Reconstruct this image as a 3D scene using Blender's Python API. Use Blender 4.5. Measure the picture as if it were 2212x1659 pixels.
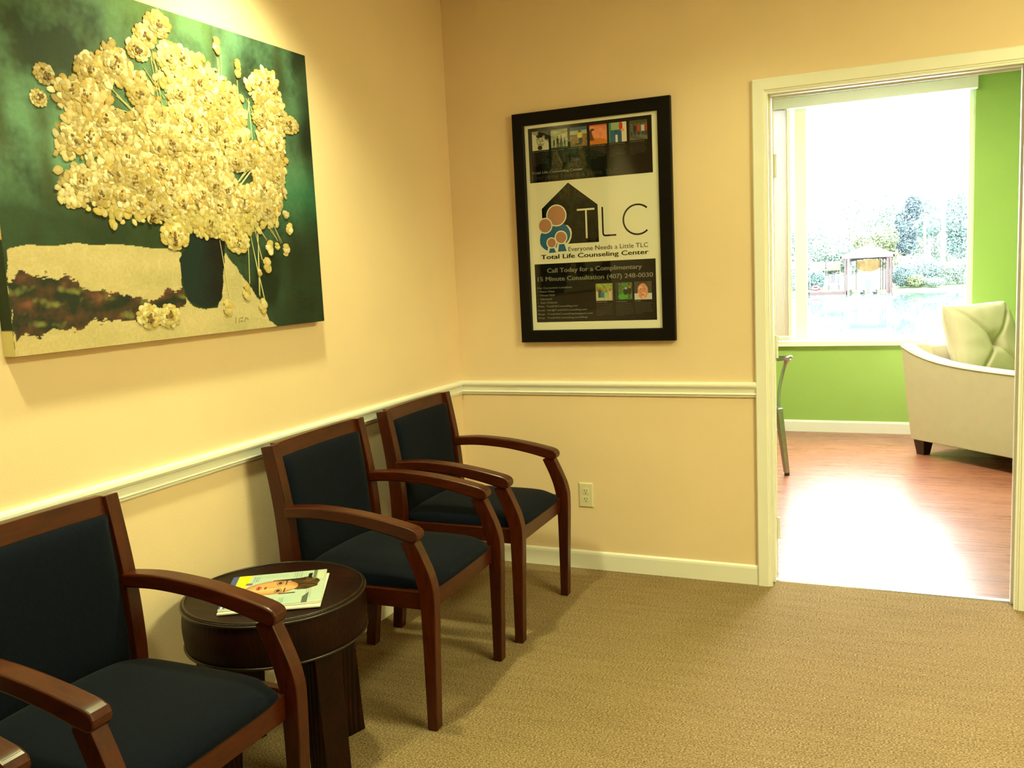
import bpy, bmesh, math, random
from mathutils import Vector, Matrix, noise
PI = math.pi
for o in list(bpy.data.objects): bpy.data.objects.remove(o)
S = bpy.context.scene
COL = S.collection
# ------------------------------------------------------------------ camera
cam = bpy.data.cameras.new('camera'); camo = bpy.data.objects.new('camera', cam); COL.objects.link(camo)
cam.sensor_width = 36; cam.sensor_fit = 'HORIZONTAL'; cam.lens = 36*1926.03/2212
cam.clip_start = .05; cam.clip_end = 600
rt = Vector((0.9140009, 0.4028991, -0.0476924)); up = Vector((-0.0072589, 0.1337733, 0.9909854)); fw = Vector((-0.405647, 0.9054154, -0.1251935))
M = Matrix((rt, up, -fw)).transposed().to_4x4(); M.translation = (1.9783, -3.8159, 1.3954)
camo.matrix_world = M
S.camera = camo
# ------------------------------------------------------------------ world, sun, room lights, exposure
w = bpy.data.worlds.new('sky'); S.world = w; w.use_nodes = True
bg = w.node_tree.nodes['Background']; bg.inputs[0].default_value = (.90, .95, 1.0, 1); bg.inputs[1].default_value = 36.0
def light(name, kind, loc, energy, color, rot=(0,0,0), **k):
    l = bpy.data.lights.new(name, kind); l.energy = energy; l.color = color
    for a, b in k.items(): setattr(l, a, b)
    o = bpy.data.objects.new(name, l); COL.objects.link(o); o.location = loc; o.rotation_euler = rot
    return o
light('sun', 'SUN', (0,-20,60), 11.0, (1,.97,.9), (math.radians(48), 0, math.radians(-25)), angle=.02)
WARM = (.95, 1.0, .46)
light('ceiling_can_light', 'SPOT', (1.35, -.62, 2.64), 24, WARM, (0,0,0), spot_size=math.radians(120), spot_blend=1.0, shadow_soft_size=.07)
light('ceiling_panel_light', 'AREA', (3.1, -2.0, 2.66), 104, WARM, (0,0,0), shape='RECTANGLE', size=.55, size_y=1.1)
light('ceiling_can_light', 'SPOT', (.40, -1.58, 2.64), 122, WARM, (0, math.radians(4), 0), spot_size=math.radians(116), spot_blend=.9, shadow_soft_size=.06)
light('ceiling_can_light', 'SPOT', (.46, -2.85, 2.64), 105, WARM, (0, math.radians(6), 0), spot_size=math.radians(100), spot_blend=.8, shadow_soft_size=.06)
light('office_ceiling_light', 'AREA', (1.6, 1.9, 2.66), 108, (1,.93,.66), (0,0,0), shape='RECTANGLE', size=1.1, size_y=.55)
S.view_settings.view_transform = 'Standard'; S.view_settings.look = 'None'
S.view_settings.exposure = 0; S.view_settings.gamma = 1; S.view_settings.use_curve_mapping = False
# ------------------------------------------------------------------ materials
def lin(r, g, b):
    f = lambda c: (c/255/12.92 if c/255 <= .04045 else ((c/255+.055)/1.055)**2.4)
    return (f(r), f(g), f(b), 1)
class N:
    def __init__(s, name):
        s.m = bpy.data.materials.new(name); s.m.use_nodes = True; s.t = s.m.node_tree; s.b = s.t.nodes['Principled BSDF']
    def n(s, k, **p):
        x = s.t.nodes.new(k)
        for a, b in p.items():
            if a.startswith('_'): x.inputs[a[1:].replace('_', ' ')].default_value = b
            else: setattr(x, a, b)
        return x
    def l(s, a, b): s.t.links.new(a, b)
    def coord(s, scale=(1,1,1), kind='Object'):
        c = s.n('ShaderNodeTexCoord'); mp = s.n('ShaderNodeMapping'); mp.inputs['Scale'].default_value = scale
        s.l(c.outputs[kind], mp.inputs[0]); return mp.outputs[0]
    def noise(s, vec, scale, detail=3, rough=.5):
        x = s.n('ShaderNodeTexNoise'); x.inputs['Scale'].default_value = scale; x.inputs['Detail'].default_value = detail; x.inputs['Roughness'].default_value = rough
        s.l(vec, x.inputs['Vector']); return x.outputs['Fac']
    def ramp(s, fac, stops):
        x = s.n('ShaderNodeValToRGB'); e = x.color_ramp.elements
        e[0].position, e[0].color = stops[0]; e[1].position, e[1].color = stops[-1]
        for p, c in stops[1:-1]:
            q = e.new(p); q.color = c
        s.l(fac, x.inputs[0]); return x.outputs[0]
    def bump(s, h, strength, dist):
        x = s.n('ShaderNodeBump'); x.inputs['Strength'].default_value = strength; x.inputs['Distance'].default_value = dist
        s.l(h, x.inputs['Height']); s.l(x.outputs[0], s.b.inputs['Normal']); return x
    def mix(s, fac, a, b, mode='MIX'):
        x = s.n('ShaderNodeMix', data_type='RGBA', blend_type=mode)
        for v, i in ((fac, 0), (a, 6), (b, 7)):
            if hasattr(v, 'links') or hasattr(v, 'is_linked'): s.l(v, x.inputs[i])
            else: x.inputs[i].default_value = v
        return x.outputs[2]
def plain(name, col, rough=.5, spec=.5, metal=0, noise_amt=0, scale=20, bump=0, bscale=200, **k):
    a = N(name); a.b.inputs['Roughness'].default_value = rough; a.b.inputs['Metallic'].default_value = metal
    a.b.inputs['Specular IOR Level'].default_value = spec
    v = a.coord()
    f = a.noise(v, scale)
    d = tuple(c*(1-noise_amt) for c in col[:3])+(1,)
    l = tuple(min(1, c*(1+noise_amt)) for c in col[:3])+(1,)
    a.l(a.ramp(f, [(.3, d), (.7, l)]), a.b.inputs['Base Color'])
    if bump:
        a.bump(a.noise(v, bscale, 4), bump, .002)
    return a.m
M_ = {}
M_['wall'] = plain('peach_wall_paint', (.83,.64,.44,1), .75, .25, noise_amt=.02, scale=3, bump=.2, bscale=160)
M_['green'] = plain('green_wall_paint', (.31,.48,.12,1), .7, .25, noise_amt=.02, scale=3, bump=.3, bscale=160)
M_['trim'] = plain('white_trim_paint', (.86,.85,.80,1), .35, .5, noise_amt=.015, scale=6, bump=.1, bscale=60)
M_['ceil'] = plain('ceiling_tile', (.62,.59,.52,1), .9, .1, noise_amt=.03, scale=40, bump=.3, bscale=90)
M_['black'] = plain('black_plastic', (.01,.01,.01,1), .5)
M_['cream_plastic'] = plain('ivory_plastic', (.72,.66,.46,1), .35, noise_amt=.01)
def wood(name, dark, light, rough=.34, sc=(6,6,60), coat=.12):
    a = N(name); v = a.coord(sc)
    f = a.noise(v, 2.2, 6, .65)
    g = a.noise(a.coord((2,2,2)), 3, 2)
    c1 = a.ramp(f, [(.3, dark), (.7, light)])
    c = a.mix(.35, c1, a.ramp(g, [(.3, dark), (.75, light)]))
    a.l(c, a.b.inputs['Base Color']); a.b.inputs['Roughness'].default_value = rough
    a.b.inputs['Specular IOR Level'].default_value = .3; a.b.inputs['Coat Weight'].default_value = coat; a.b.inputs['Coat Roughness'].default_value = .2
    return a.m
M_['cherry'] = wood('cherry_wood', (.022,.0026,.0006,1), (.082,.0125,.0016,1), sc=(30,30,5))
M_['cherry_x'] = wood('cherry_wood_grain_along', (.022,.0026,.0006,1), (.082,.0125,.0016,1), sc=(5,30,30))
M_['cherry_y'] = wood('cherry_wood_grain_across', (.022,.0026,.0006,1), (.082,.0125,.0016,1), sc=(30,5,30))
M_['darkwood'] = wood('espresso_wood', (.02,.009,.006,1), (.04,.018,.012,1), sc=(20,20,4))
# navy upholstery, small woven fleck
a = N('navy_upholstery'); v = a.coord((1,1,1))
vo = a.n('ShaderNodeTexVoronoi', _Scale=260.); a.l(v, vo.inputs['Vector'])
f2 = a.noise(v, 90, 4)
c = a.mix(f2, (.0006,.0015,.0050,1), (.0019,.0045,.0130,1))
a.l(c, a.b.inputs['Base Color']); a.b.inputs['Roughness'].default_value = .9; a.b.inputs['Specular IOR Level'].default_value = .1
a.b.inputs['Sheen Weight'].default_value = .03
a.bump(vo.outputs['Distance'], .35, .001); M_['navy'] = a.m
# carpet, fine loops in rows
a = N('tan_carpet'); v = a.coord((1,1,1)); v2 = a.coord((1,1.9,1))
vo = a.n('ShaderNodeTexVoronoi', _Scale=150.); a.l(v2, vo.inputs['Vector'])
f1 = a.noise(v2, 150, 2, .75); f3 = a.noise(a.coord((3,26,1)), 1.6, 3); f4 = a.noise(a.coord((1,1,1)), 1.2, 2)
c1 = a.ramp(f1, [(.38, (.050,.030,.012,1)), (.5, (.215,.143,.070,1)), (.63, (.50,.365,.20,1))])
c2 = a.mix(.20, c1, a.ramp(f3, [(.35, (.20,.125,.062,1)), (.65, (.40,.27,.15,1))]))
c3 = a.mix(.12, c2, a.ramp(f4, [(.35, (.20,.13,.065,1)), (.65, (.42,.29,.16,1))]))
a.l(c3, a.b.inputs['Base Color']); a.b.inputs['Roughness'].default_value = .95; a.b.inputs['Specular IOR Level'].default_value = .1
a.bump(f1, .8, .004); M_['carpet'] = a.m
# laminate planks running along x
a = N('red_laminate_planks'); c = a.n('ShaderNodeTexCoord'); mp = a.n('ShaderNodeMapping'); a.l(c.outputs['Object'], mp.inputs[0])
br = a.n('ShaderNodeTexBrick', _Scale=1.0, _Mortar_Size=.0012, _Brick_Width=1.2, _Row_Height=.09, offset=.37, squash=1)
br.inputs['Color1'].default_value = (.22,.075,.04,1); br.inputs['Color2'].default_value = (.36,.14,.075,1); br.inputs['Mortar'].default_value = (.08,.03,.02,1)
a.l(mp.outputs[0], br.inputs['Vector'])
g = a.noise(a.coord((1.5,40,1)), 2.0, 6, .6)
c1 = a.mix(.5, br.outputs['Color'], a.ramp(g, [(.3, (.16,.05,.03,1)), (.7, (.42,.17,.10,1))]))
a.l(c1, a.b.inputs['Base Color']); a.b.inputs['Roughness'].default_value = .36
rr = a.ramp(g, [(.3, (.24,.24,.24,1)), (.7, (.34,.34,.34,1))]); a.l(rr, a.b.inputs['Roughness'])
a.bump(g, .08, .001); M_['laminate'] = a.m
# brown reptile-embossed leather with fine ribs
def leather(name, radial):
    a = N(name); v = a.coord((1,1,1))
    wv = a.n('ShaderNodeTexWave', bands_direction='X', _Scale=78., _Distortion=.6, _Detail=1.)
    cc = v if not radial else None
    if radial:
        sx = a.n('ShaderNodeSeparateXYZ'); a.l(v, sx.inputs[0])
        at = a.n('ShaderNodeMath', operation='ARCTAN2'); a.l(sx.outputs[1], at.inputs[0]); a.l(sx.outputs[0], at.inputs[1])
        ml = a.n('ShaderNodeMath', operation='MULTIPLY'); ml.inputs[1].default_value = .26; a.l(at.outputs[0], ml.inputs[0])
        cb = a.n('ShaderNodeCombineXYZ'); a.l(ml.outputs[0], cb.inputs[0]); a.l(sx.outputs[2], cb.inputs[1]); cc = cb.outputs[0]
    a.l(cc, wv.inputs['Vector'])
    w2 = a.n('ShaderNodeTexWave', bands_direction='Y', _Scale=9., _Distortion=2.5, _Detail=2.); a.l(cc, w2.inputs['Vector'])
    f = a.noise(v, 9, 4)
    c1 = a.ramp(f, [(.3, (.008,.0018,.0006,1)), (.6, (.028,.0040,.0010,1)), (.8, (.055,.0070,.0015,1))])
    c2 = a.mix(wv.outputs['Fac'], (.0022,.0010,.0006,1), c1)
    a.l(c2, a.b.inputs['Base Color']); a.b.inputs['Roughness'].default_value = .4; a.b.inputs['Specular IOR Level'].default_value = .16
    ad = a.n('ShaderNodeMath', operation='MULTIPLY_ADD'); a.l(w2.outputs['Fac'], ad.inputs[0]); ad.inputs[1].default_value = .5; a.l(wv.outputs['Fac'], ad.inputs[2])
    a.bump(ad.outputs[0], .5, .0012); return a.m
M_['leather'] = leather('brown_ribbed_leather', False); M_['leather_r'] = leather('brown_ribbed_leather_band', True)
M_['welt'] = plain('dark_leather_welt', (.012,.006,.004,1), .3)
M_['cream'] = plain('cream_upholstery', (.53,.475,.33,1), .55, .35, noise_amt=.03, scale=14, bump=.15, bscale=300)
M_['steel'] = plain('brushed_gunmetal_steel', (.42,.42,.42,1), .3, metal=1, noise_amt=.08, scale=30)
M_['dock'] = plain('weathered_dock_wood', (.022,.013,.011,1), .8, noise_amt=.25, scale=4)
M_['roof'] = plain('pale_pink_roof', (.14,.075,.065,1), .8, noise_amt=.08, scale=3)
M_['frame'] = wood('black_oak_frame', (.0015,.001,.0008,1), (.007,.005,.004,1), rough=.5, sc=(4,60,60), coat=0); M_['frame'].node_tree.nodes['Principled BSDF'].inputs['Specular IOR Level'].default_value = .15
def vcol(name, rough=.7, bump=0, spec=.3):
    a = N(name); x = a.n('ShaderNodeVertexColor', layer_name='Col'); a.l(x.outputs[0], a.b.inputs['Base Color'])
    a.b.inputs['Roughness'].default_value = rough; a.b.inputs['Specular IOR Level'].default_value = spec
    if bump:
        v = a.coord((1,1,1)); w1 = a.n('ShaderNodeTexWave', bands_direction='Y', _Scale=150.); w2 = a.n('ShaderNodeTexWave', bands_direction='Z', _Scale=150.)
        a.l(v, w1.inputs['Vector']); a.l(v, w2.inputs['Vector'])
        ad = a.n('ShaderNodeMath', operation='ADD'); a.l(w1.outputs['Fac'], ad.inputs[0]); a.l(w2.outputs['Fac'], ad.inputs[1])
        a.bump(ad.outputs[0], bump, .0006)
    return a.m
M_['canvas'] = vcol('painted_canvas', .6, .5)
M_['petal'] = vcol('thick_cream_paint', .5)
M_['print'] = vcol('printed_paper', .45)
def glass(name, tint=(1,1,1,1), rough=.01):
    a = N(name); t = a.t; t.nodes.remove(a.b); out = t.nodes['Material Output']
    tr = a.n('ShaderNodeBsdfTransparent'); tr.inputs[0].default_value = tint
    gl = a.n('ShaderNodeBsdfGlossy'); gl.inputs['Roughness'].default_value = rough
    lw = a.n('ShaderNodeLayerWeight', _Blend=.5); pw_ = a.n('ShaderNodeMath', operation='POWER'); a.l(lw.outputs['Facing'], pw_.inputs[0]); pw_.inputs[1].default_value = 4
    fr = a.n('ShaderNodeMath', operation='MULTIPLY_ADD'); a.l(pw_.outputs[0], fr.inputs[0]); fr.inputs[1].default_value = .9; fr.inputs[2].default_value = .02; mx = a.n('ShaderNodeMixShader')
    a.l(fr.outputs[0], mx.inputs[0]); a.l(tr.outputs[0], mx.inputs[1]); a.l(gl.outputs[0], mx.inputs[2]); a.l(mx.outputs[0], out.inputs[0]); return a.m
M_['glass'] = glass('clear_glass')
# water
a = N('lake_water'); a.b.inputs['Base Color'].default_value = (.05,.08,.07,1); a.b.inputs['Roughness'].default_value = .02
a.b.inputs['IOR'].default_value = 1.33
a.bump(a.noise(a.coord((1.0,.3,1)), .8, 3), .02, .05); M_['water'] = a.m
# vertical blind vane, translucent cream
a = N('cream_blind_vane'); t = a.t; out = t.nodes['Material Output']; a.b.inputs['Base Color'].default_value = (.55,.43,.11,1); a.b.inputs['Roughness'].default_value = .6
tl = a.n('ShaderNodeBsdfTranslucent'); tl.inputs[0].default_value = (.36,.29,.09,1); mx = a.n('ShaderNodeMixShader'); mx.inputs[0].default_value = .07
a.l(a.b.outputs[0], mx.inputs[1]); a.l(tl.outputs[0], mx.inputs[2]); a.l(mx.outputs[0], out.inputs[0]); M_['vane'] = a.m
def emit(name, col, st):
    a = N(name); a.b.inputs['Base Color'].default_value = (.8,.8,.8,1); a.b.inputs['Emission Color'].default_value = col; a.b.inputs['Emission Strength'].default_value = st; return a.m
M_['diffuser'] = emit('lit_diffuser', WARM+(1,), 3)
_solid = {}
def solid(name, r, g, b, rough=.6, **k):
    if name not in _solid: _solid[name] = plain(name, lin(r,g,b), rough, **k)
    return _solid[name]
# ------------------------------------------------------------------ mesh helpers
def link(name, me, mat, parent=None, smooth=False, bevel=0, seg=2, sub=0, loc=None):
    o = bpy.data.objects.new(name, me); COL.objects.link(o)
    for m in (mat if isinstance(mat, (list, tuple)) else [mat]):
        if len(me.materials) < (len(mat) if isinstance(mat, (list, tuple)) else 1): me.materials.append(m)
    if smooth:
        for p in me.polygons: p.use_smooth = True
    if bevel:
        b = o.modifiers.new('bevel', 'BEVEL'); b.width = bevel; b.segments = seg; b.limit_method = 'ANGLE'; b.angle_limit = .6
        b.harden_normals = False
    if sub:
        b = o.modifiers.new('sub', 'SUBSURF'); b.levels = sub; b.render_levels = sub
    if parent: o.parent = parent
    if loc: o.location = loc
    return o
def obj(name, bm, mat, parent=None, **k):
    bmesh.ops.recalc_face_normals(bm, faces=bm.faces[:]) if k.pop('recalc', True) else None
    me = bpy.data.meshes.new(name); bm.to_mesh(me); bm.free()
    return link(name, me, mat, parent, **k)
def props(o, label=None, cat=None, group=None, kind=None):
    for k, v in (('label', label), ('category', cat), ('group', group), ('kind', kind)):
        if v: o[k] = v
    return o
def thing(name, label, cat, loc=(0,0,0), rz=0, group=None):
    o = bpy.data.objects.new(name, None); COL.objects.link(o); o.empty_display_size = .05
    o.location = loc; o.rotation_euler = (0,0,rz); return props(o, label, cat, group)
def struct(name, bm, mat, label=None, parent=None, **k):
    o = obj(name, bm, mat, parent, **k)
    if not parent: props(o, label, None, None, 'structure')
    return o
def dup(root, loc, rz, label):
    r = root.copy(); COL.objects.link(r); r.location = loc; r.rotation_euler = (0,0,rz); r['label'] = label
    for ch in list(root.children):
        c = ch.copy(); COL.objects.link(c); c.parent = r
        for g in list(ch.children):
            d = g.copy(); COL.objects.link(d); d.parent = c
    return r
def B(): return bmesh.new()
def box(bm, x0, x1, y0, y1, z0, z1, M=None, mi=0):
    vs = [bm.verts.new((x, y, z)) for x in (x0, x1) for y in (y0, y1) for z in (z0, z1)]
    fs = []
    for f in ((0,1,3,2),(4,6,7,5),(0,4,5,1),(2,3,7,6),(0,2,6,4),(1,5,7,3)):
        fc = bm.faces.new([vs[i] for i in f]); fc.material_index = mi; fs.append(fc)
    if M is not None: bmesh.ops.transform(bm, matrix=M, verts=vs)
    return fs
def prism(bm, pts, a0, a1, axis='y', mi=0):
    """extrude 2-D outline; axis y: pts are (x,z); axis x: (y,z); axis z: (x,y)"""
    def P(p, a): return {'y': (p[0], a, p[1]), 'x': (a, p[0], p[1]), 'z': (p[0], p[1], a)}[axis]
    A = [bm.verts.new(P(p, a0)) for p in pts]; C = [bm.verts.new(P(p, a1)) for p in pts]; n = len(pts)
    fs = [bm.faces.new(A), bm.faces.new(C[::-1])]
    for i in range(n): fs.append(bm.faces.new((A[i], C[i], C[(i+1)%n], A[(i+1)%n])))
    for f in fs: f.material_index = mi
    return A+C
def loft(bm, rings, cap=True, closed=True):
    R = [[bm.verts.new(p) for p in r] for r in rings]; n = len(R[0])
    for a, b in zip(R, R[1:]):
        for i in range(n if closed else n-1): bm.faces.new((a[i], a[(i+1)%n], b[(i+1)%n], b[i]))
    if cap and closed: bm.faces.new(R[0][::-1]); bm.faces.new(R[-1])
    return R
def lathe(bm, prof, n=48, c=(0,0,0)):
    rings = []
    for r, z in prof: rings.append([(c[0]+r*math.cos(2*PI*i/n), c[1]+r*math.sin(2*PI*i/n), c[2]+z) for i in range(n)])
    return loft(bm, rings)
def tube(bm, pts, r, n=8, cap=True):
    pts = [Vector(p) for p in pts]; rings = []; prev = None
    for i, p in enumerate(pts):
        d = (pts[min(i+1, len(pts)-1)]-pts[max(i-1, 0)]).normalized()
        if prev is None: u = d.cross(Vector((0,0,1)) if abs(d.z) < .9 else Vector((1,0,0))).normalized()
        else: u = (prev-d*prev.dot(d)).normalized()
        prev = u; v = d.cross(u); rr = r[i] if isinstance(r, (list, tuple)) else r
        rings.append([tuple(p+rr*(math.cos(2*PI*k/n)*u+math.sin(2*PI*k/n)*v)) for k in range(n)])
    return loft(bm, rings, cap)
def spline(pts, n=6):
    out = []; P = [pts[0]]+list(pts)+[pts[-1]]
    for i in range(1, len(P)-2):
        for k in range(n):
            t = k/n; a, b, c, d = P[i-1:i+3]
            out.append(tuple(.5*((2*b[j])+(-a[j]+c[j])*t+(2*a[j]-5*b[j]+4*c[j]-d[j])*t*t+(-a[j]+3*b[j]-3*c[j]+d[j])*t**3) for j in range(len(b))))
    out.append(tuple(pts[-1])); return out
def inside(p, poly):
    x, y = p; r = False; j = len(poly)-1
    for i in range(len(poly)):
        xi, yi = poly[i]; xj, yj = poly[j]
        if (yi > y) != (yj > y) and x < (xj-xi)*(y-yi)/(yj-yi)+xi: r = not r
        j = i
    return r
def paint_grid(name, w, h, nx, ny, fn, mat, parent=None, frame=None):
    """flat printed sheet, colour fn(u,v) with u,v in 0..1 (v up); frame(u,v)->3-D point"""
    vs = [frame(i/nx, j/ny) for j in range(ny+1) for i in range(nx+1)]
    fs = [(j*(nx+1)+i, j*(nx+1)+i+1, (j+1)*(nx+1)+i+1, (j+1)*(nx+1)+i) for j in range(ny) for i in range(nx)]
    me = bpy.data.meshes.new(name); me.from_pydata(vs, [], fs)
    ca = me.color_attributes.new('Col', 'FLOAT_COLOR', 'POINT'); buf = []
    for j in range(ny+1):
        for i in range(nx+1): buf.extend(tuple(fn(i/nx, j/ny))[:3]+(1,))
    ca.data.foreach_set('color', buf)
    return link(name, me, mat, parent)
def text(name, s, x, z, width, height, mat, parent, place, bold=0, off=0):
    """lettering scaled to width; place(x,z)->matrix"""
    cu = bpy.data.curves.new('t', 'FONT'); cu.body = s; cu.size = 1; cu.resolution_u = 3
    o = bpy.data.objects.new('t', cu); COL.objects.link(o)
    dg = bpy.context.evaluated_depsgraph_get(); me = bpy.data.meshes.new_from_object(o.evaluated_get(dg))
    bpy.data.objects.remove(o)
    xs = [q.co.x for q in me.vertices]; x0, x1 = min(xs), max(xs); sx = width/(x1-x0); sz = height/.73
    for q in me.vertices: q.co = Vector(((q.co.x-x0)*sx, q.co.y*sz, 0))
    if bold:                                         # heavier strokes: the outline set again a hair to either side
        b = bmesh.new(); b.from_mesh(me)
        for k, (dx, dz) in enumerate(((bold, 0), (-bold, 0), (0, bold*.6))):
            g = bmesh.ops.duplicate(b, geom=b.verts[:]+b.edges[:]+b.faces[:] if k == 0 else base)['geom'] if k else None
            if k == 0:
                base = b.verts[:]+b.edges[:]+b.faces[:]; g = bmesh.ops.duplicate(b, geom=base)['geom']
            bmesh.ops.translate(b, vec=(dx, dz, .00003*(k+1)), verts=[q for q in g if isinstance(q, bmesh.types.BMVert)])
        b.to_mesh(me); b.free()
    me.materials.clear(); t = link(name, me, mat, parent); t.matrix_local = place(x, z); return t
# ------------------------------------------------------------------ the setting
X0, X1, Y0, ZC = 0.0, 3.9, -5.6, 2.7
DL, DR, DH = 1.45, 2.365, 2.062          # doorway
WX0, WX1, WZ0, WZ1 = .93, 2.41, .735, 2.60   # window
YF = 3.625; OX0, OX1 = -1.1, 3.6
def two_tone(o, test):
    for p in o.data.polygons:
        if test(p.normal, p.center): p.material_index = 1
b = B(); box(b, -.12, 0, Y0, .0, 0, ZC); struct('wall_left', b, M_['wall'])
b = B(); box(b, OX0-.12, DL-.02, 0, .12, 0, ZC); box(b, DR+.02, X1+.12, 0, .12, 0, ZC); box(b, DL-.02, DR+.02, 0, .12, DH+.02, ZC)
o = struct('wall_back', b, [M_['wall'], M_['green']]); two_tone(o, lambda n, c: n.y > .5)
b = B(); box(b, X1, X1+.12, Y0, 0, 0, ZC); struct('wall_right', b, M_['wall'])
b = B(); box(b, -.12, X1+.12, Y0-.12, Y0, 0, ZC); struct('wall_front', b, M_['wall'])
b = B(); box(b, OX0-.12, X1+.12, Y0-.12, YF+.18, ZC, ZC+.1); struct('ceiling', b, M_['ceil'])
b = B(); box(b, -.12, X1+.12, Y0-.12, .072, -.1, 0); struct('floor', b, M_['carpet'])
b = B(); box(b, OX0-.12, X1+.12, .088, YF+.18, -.1, 0); struct('floor', b, M_['laminate'])
b = B(); prism(b, [(.062,0),(.098,0),(.094,.0035),(.066,.0035)], DL, DR, 'x'); struct('trim_threshold', b, M_['steel'])
b = B()
for q in ((OX0-.12, WX0, 0, ZC), (WX1, OX1+.12, 0, ZC), (WX0, WX1, 0, WZ0-.03), (WX0, WX1, WZ1, ZC)): box(b, q[0], q[1], YF, YF+.16, q[2], q[3])
struct('wall_window', b, M_['green'])
b = B(); box(b, OX0-.12, OX0, .12, YF, 0, ZC); struct('wall_office_left', b, M_['green'])
b = B(); box(b, OX1, OX1+.12, .12, YF, 0, ZC); struct('wall_office_right', b, M_['green'])
# baseboards and chair rail
bp = [(0,0),(.012,0),(.012,.070),(.010,.079),(.005,.085),(0,.085)]
rp = [(0,.884),(.013,.884),(.018,.881),(.021,.875),(.0215,.868),(.018,.861),(.0125,.856),(.0105,.848),(.0100,.838),(.0135,.8355),(.0150,.832),(.0135,.829),(.0090,.8275),(.0095,.822),(.006,.818),(0,.818)]
def run_x(bm, prof, x0, x1, y, s): prism(bm, [(y+s*a, z) for a, z in prof], x0, x1, 'x')
def corner(bm, prof, yend, xend):
    # one moulding mitred round the inside corner at (0,0)
    loft(bm, [[(a, yend, z) for a, z in prof], [(a, -a, z) for a, z in prof], [(xend, -a, z) for a, z in prof]])
b = B(); corner(b, rp, Y0, DL-.053); struct('trim_chair_rail', b, M_['trim'])
b = B(); prism(b, bp, Y0, -.012, 'y'); struct('baseboard_left', b, M_['trim'])
b = B(); run_x(b, bp, 0, DL-.053, 0, -1); run_x(b, bp, DR+.053, X1, 0, -1); struct('baseboard_back', b, M_['trim'])
b = B(); run_x(b, [(0,0),(.014,0),(.014,.078),(.010,.088),(.004,.093),(0,.093)], OX0, OX1, YF, -1); struct('baseboard_window', b, M_['trim'])
# door casing with mitred corners (both faces of the wall), lining and stop
cp = [(0,0),(0,.016),(.004,.019),(.044,.019),(.047,.014),(.051,.014),(.053,.011),(.060,.011),(.060,0)]
def casing(bm, y, s):
    xo, xi, zo = DL-.055, DR+.055, 2.112
    st = [[(xo+u, y+s*v, 0) for u, v in cp], [(xo+u, y+s*v, zo-u) for u, v in cp], [(xi-u, y+s*v, zo-u) for u, v in cp], [(xi-u, y+s*v, 0) for u, v in cp]]
    loft(bm, st)
b = B(); casing(b, 0, -1); struct('trim_door_casing', b, M_['trim'])
b = B(); casing(b, .12, 1); struct('trim_office_casing', b, M_['trim'])
b = B()
box(b, DL-.02, DL, 0, .12, .0, DH); box(b, DR, DR+.02, 0, .12, .0, DH); box(b, DL-.02, DR+.02, 0, .12, DH, DH+.02)
box(b, DL, DL+.011, .045, .078, 0, DH-.008); box(b, DR-.011, DR, .045, .078, 0, DH-.008); box(b, DL, DR, .045, .078, DH-.008, DH)
struct('trim_door_lining', b, M_['trim'], bevel=.0015)
# open door, swung into the far room
dr = bpy.data.objects.new('door_1', None); COL.objects.link(dr); dr.location = (DL+.004, .128, 0); dr.rotation_euler = (0,0,math.radians(90+7.6)); props(dr, kind='structure')
b = B(); box(b, .003, .89, -.006, .028, .012, DH-.005); obj('door_slab', b, M_['trim'], dr, bevel=.002)
for z in (.22, 1.02, 1.78):
    b = B(); tube(b, [(.0, -.010, z-.045), (.0, -.010, z+.045)], .0055, 10)
    for k in (-.045, .045): tube(b, [(.0, -.010, z+k-.003), (.0, -.010, z+k+.003)], .0065, 10)
    box(b, .0, .004, -.008, .022, z-.044, z+.044); obj('hinge', b, M_['trim'], dr)
b = B(); lathe(b, [(.0,0),(.026,0),(.028,.006),(.012,.012),(.011,.03),(.024,.04),(.027,.052),(.02,.064),(0,.067)], 24); o = obj('door_knob', b, M_['steel'], dr, smooth=True); o.location = (.83, .028, .95); o.rotation_euler = (math.radians(-90),0,0)
# window: frame, mullion, sill, glass
wn = bpy.data.objects.new('window_1', None); COL.objects.link(wn); wn.location = (0,YF,0); props(wn, kind='structure')
b = B()
fw_ = .035
box(b, WX0, WX0+fw_, .05, .11, WZ0, WZ1); box(b, WX1-fw_, WX1, .05, .11, WZ0, WZ1); box(b, WX0+fw_, WX1-fw_, .05, .11, WZ0, WZ0+.03); box(b, WX0+fw_, WX1-fw_, .05, .11, WZ1-.035, WZ1)
obj('window_frame', b, M_['trim'], wn, bevel=.003)
b = B(); box(b, 1.150, 1.240, .045, .115, WZ0+.03, WZ1-.035); obj('mullion', b, M_['trim'], wn, bevel=.004)
b = B(); prism(b, [(-.035,WZ0-.042),(-.035,WZ0-.006),(-.029,WZ0),(.05,WZ0),(.05,WZ0-.042)], WX0-.09, WX1+.06, 'x'); obj('window_sill', b, M_['trim'], wn)
for xa, xb in ((WX0+fw_, 1.150), (1.240, WX1-fw_)):
    b = B(); box(b, xa, xb, .078, .083, WZ0+.03, WZ1-.035); obj('pane', b, M_['glass'], wn)
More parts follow.
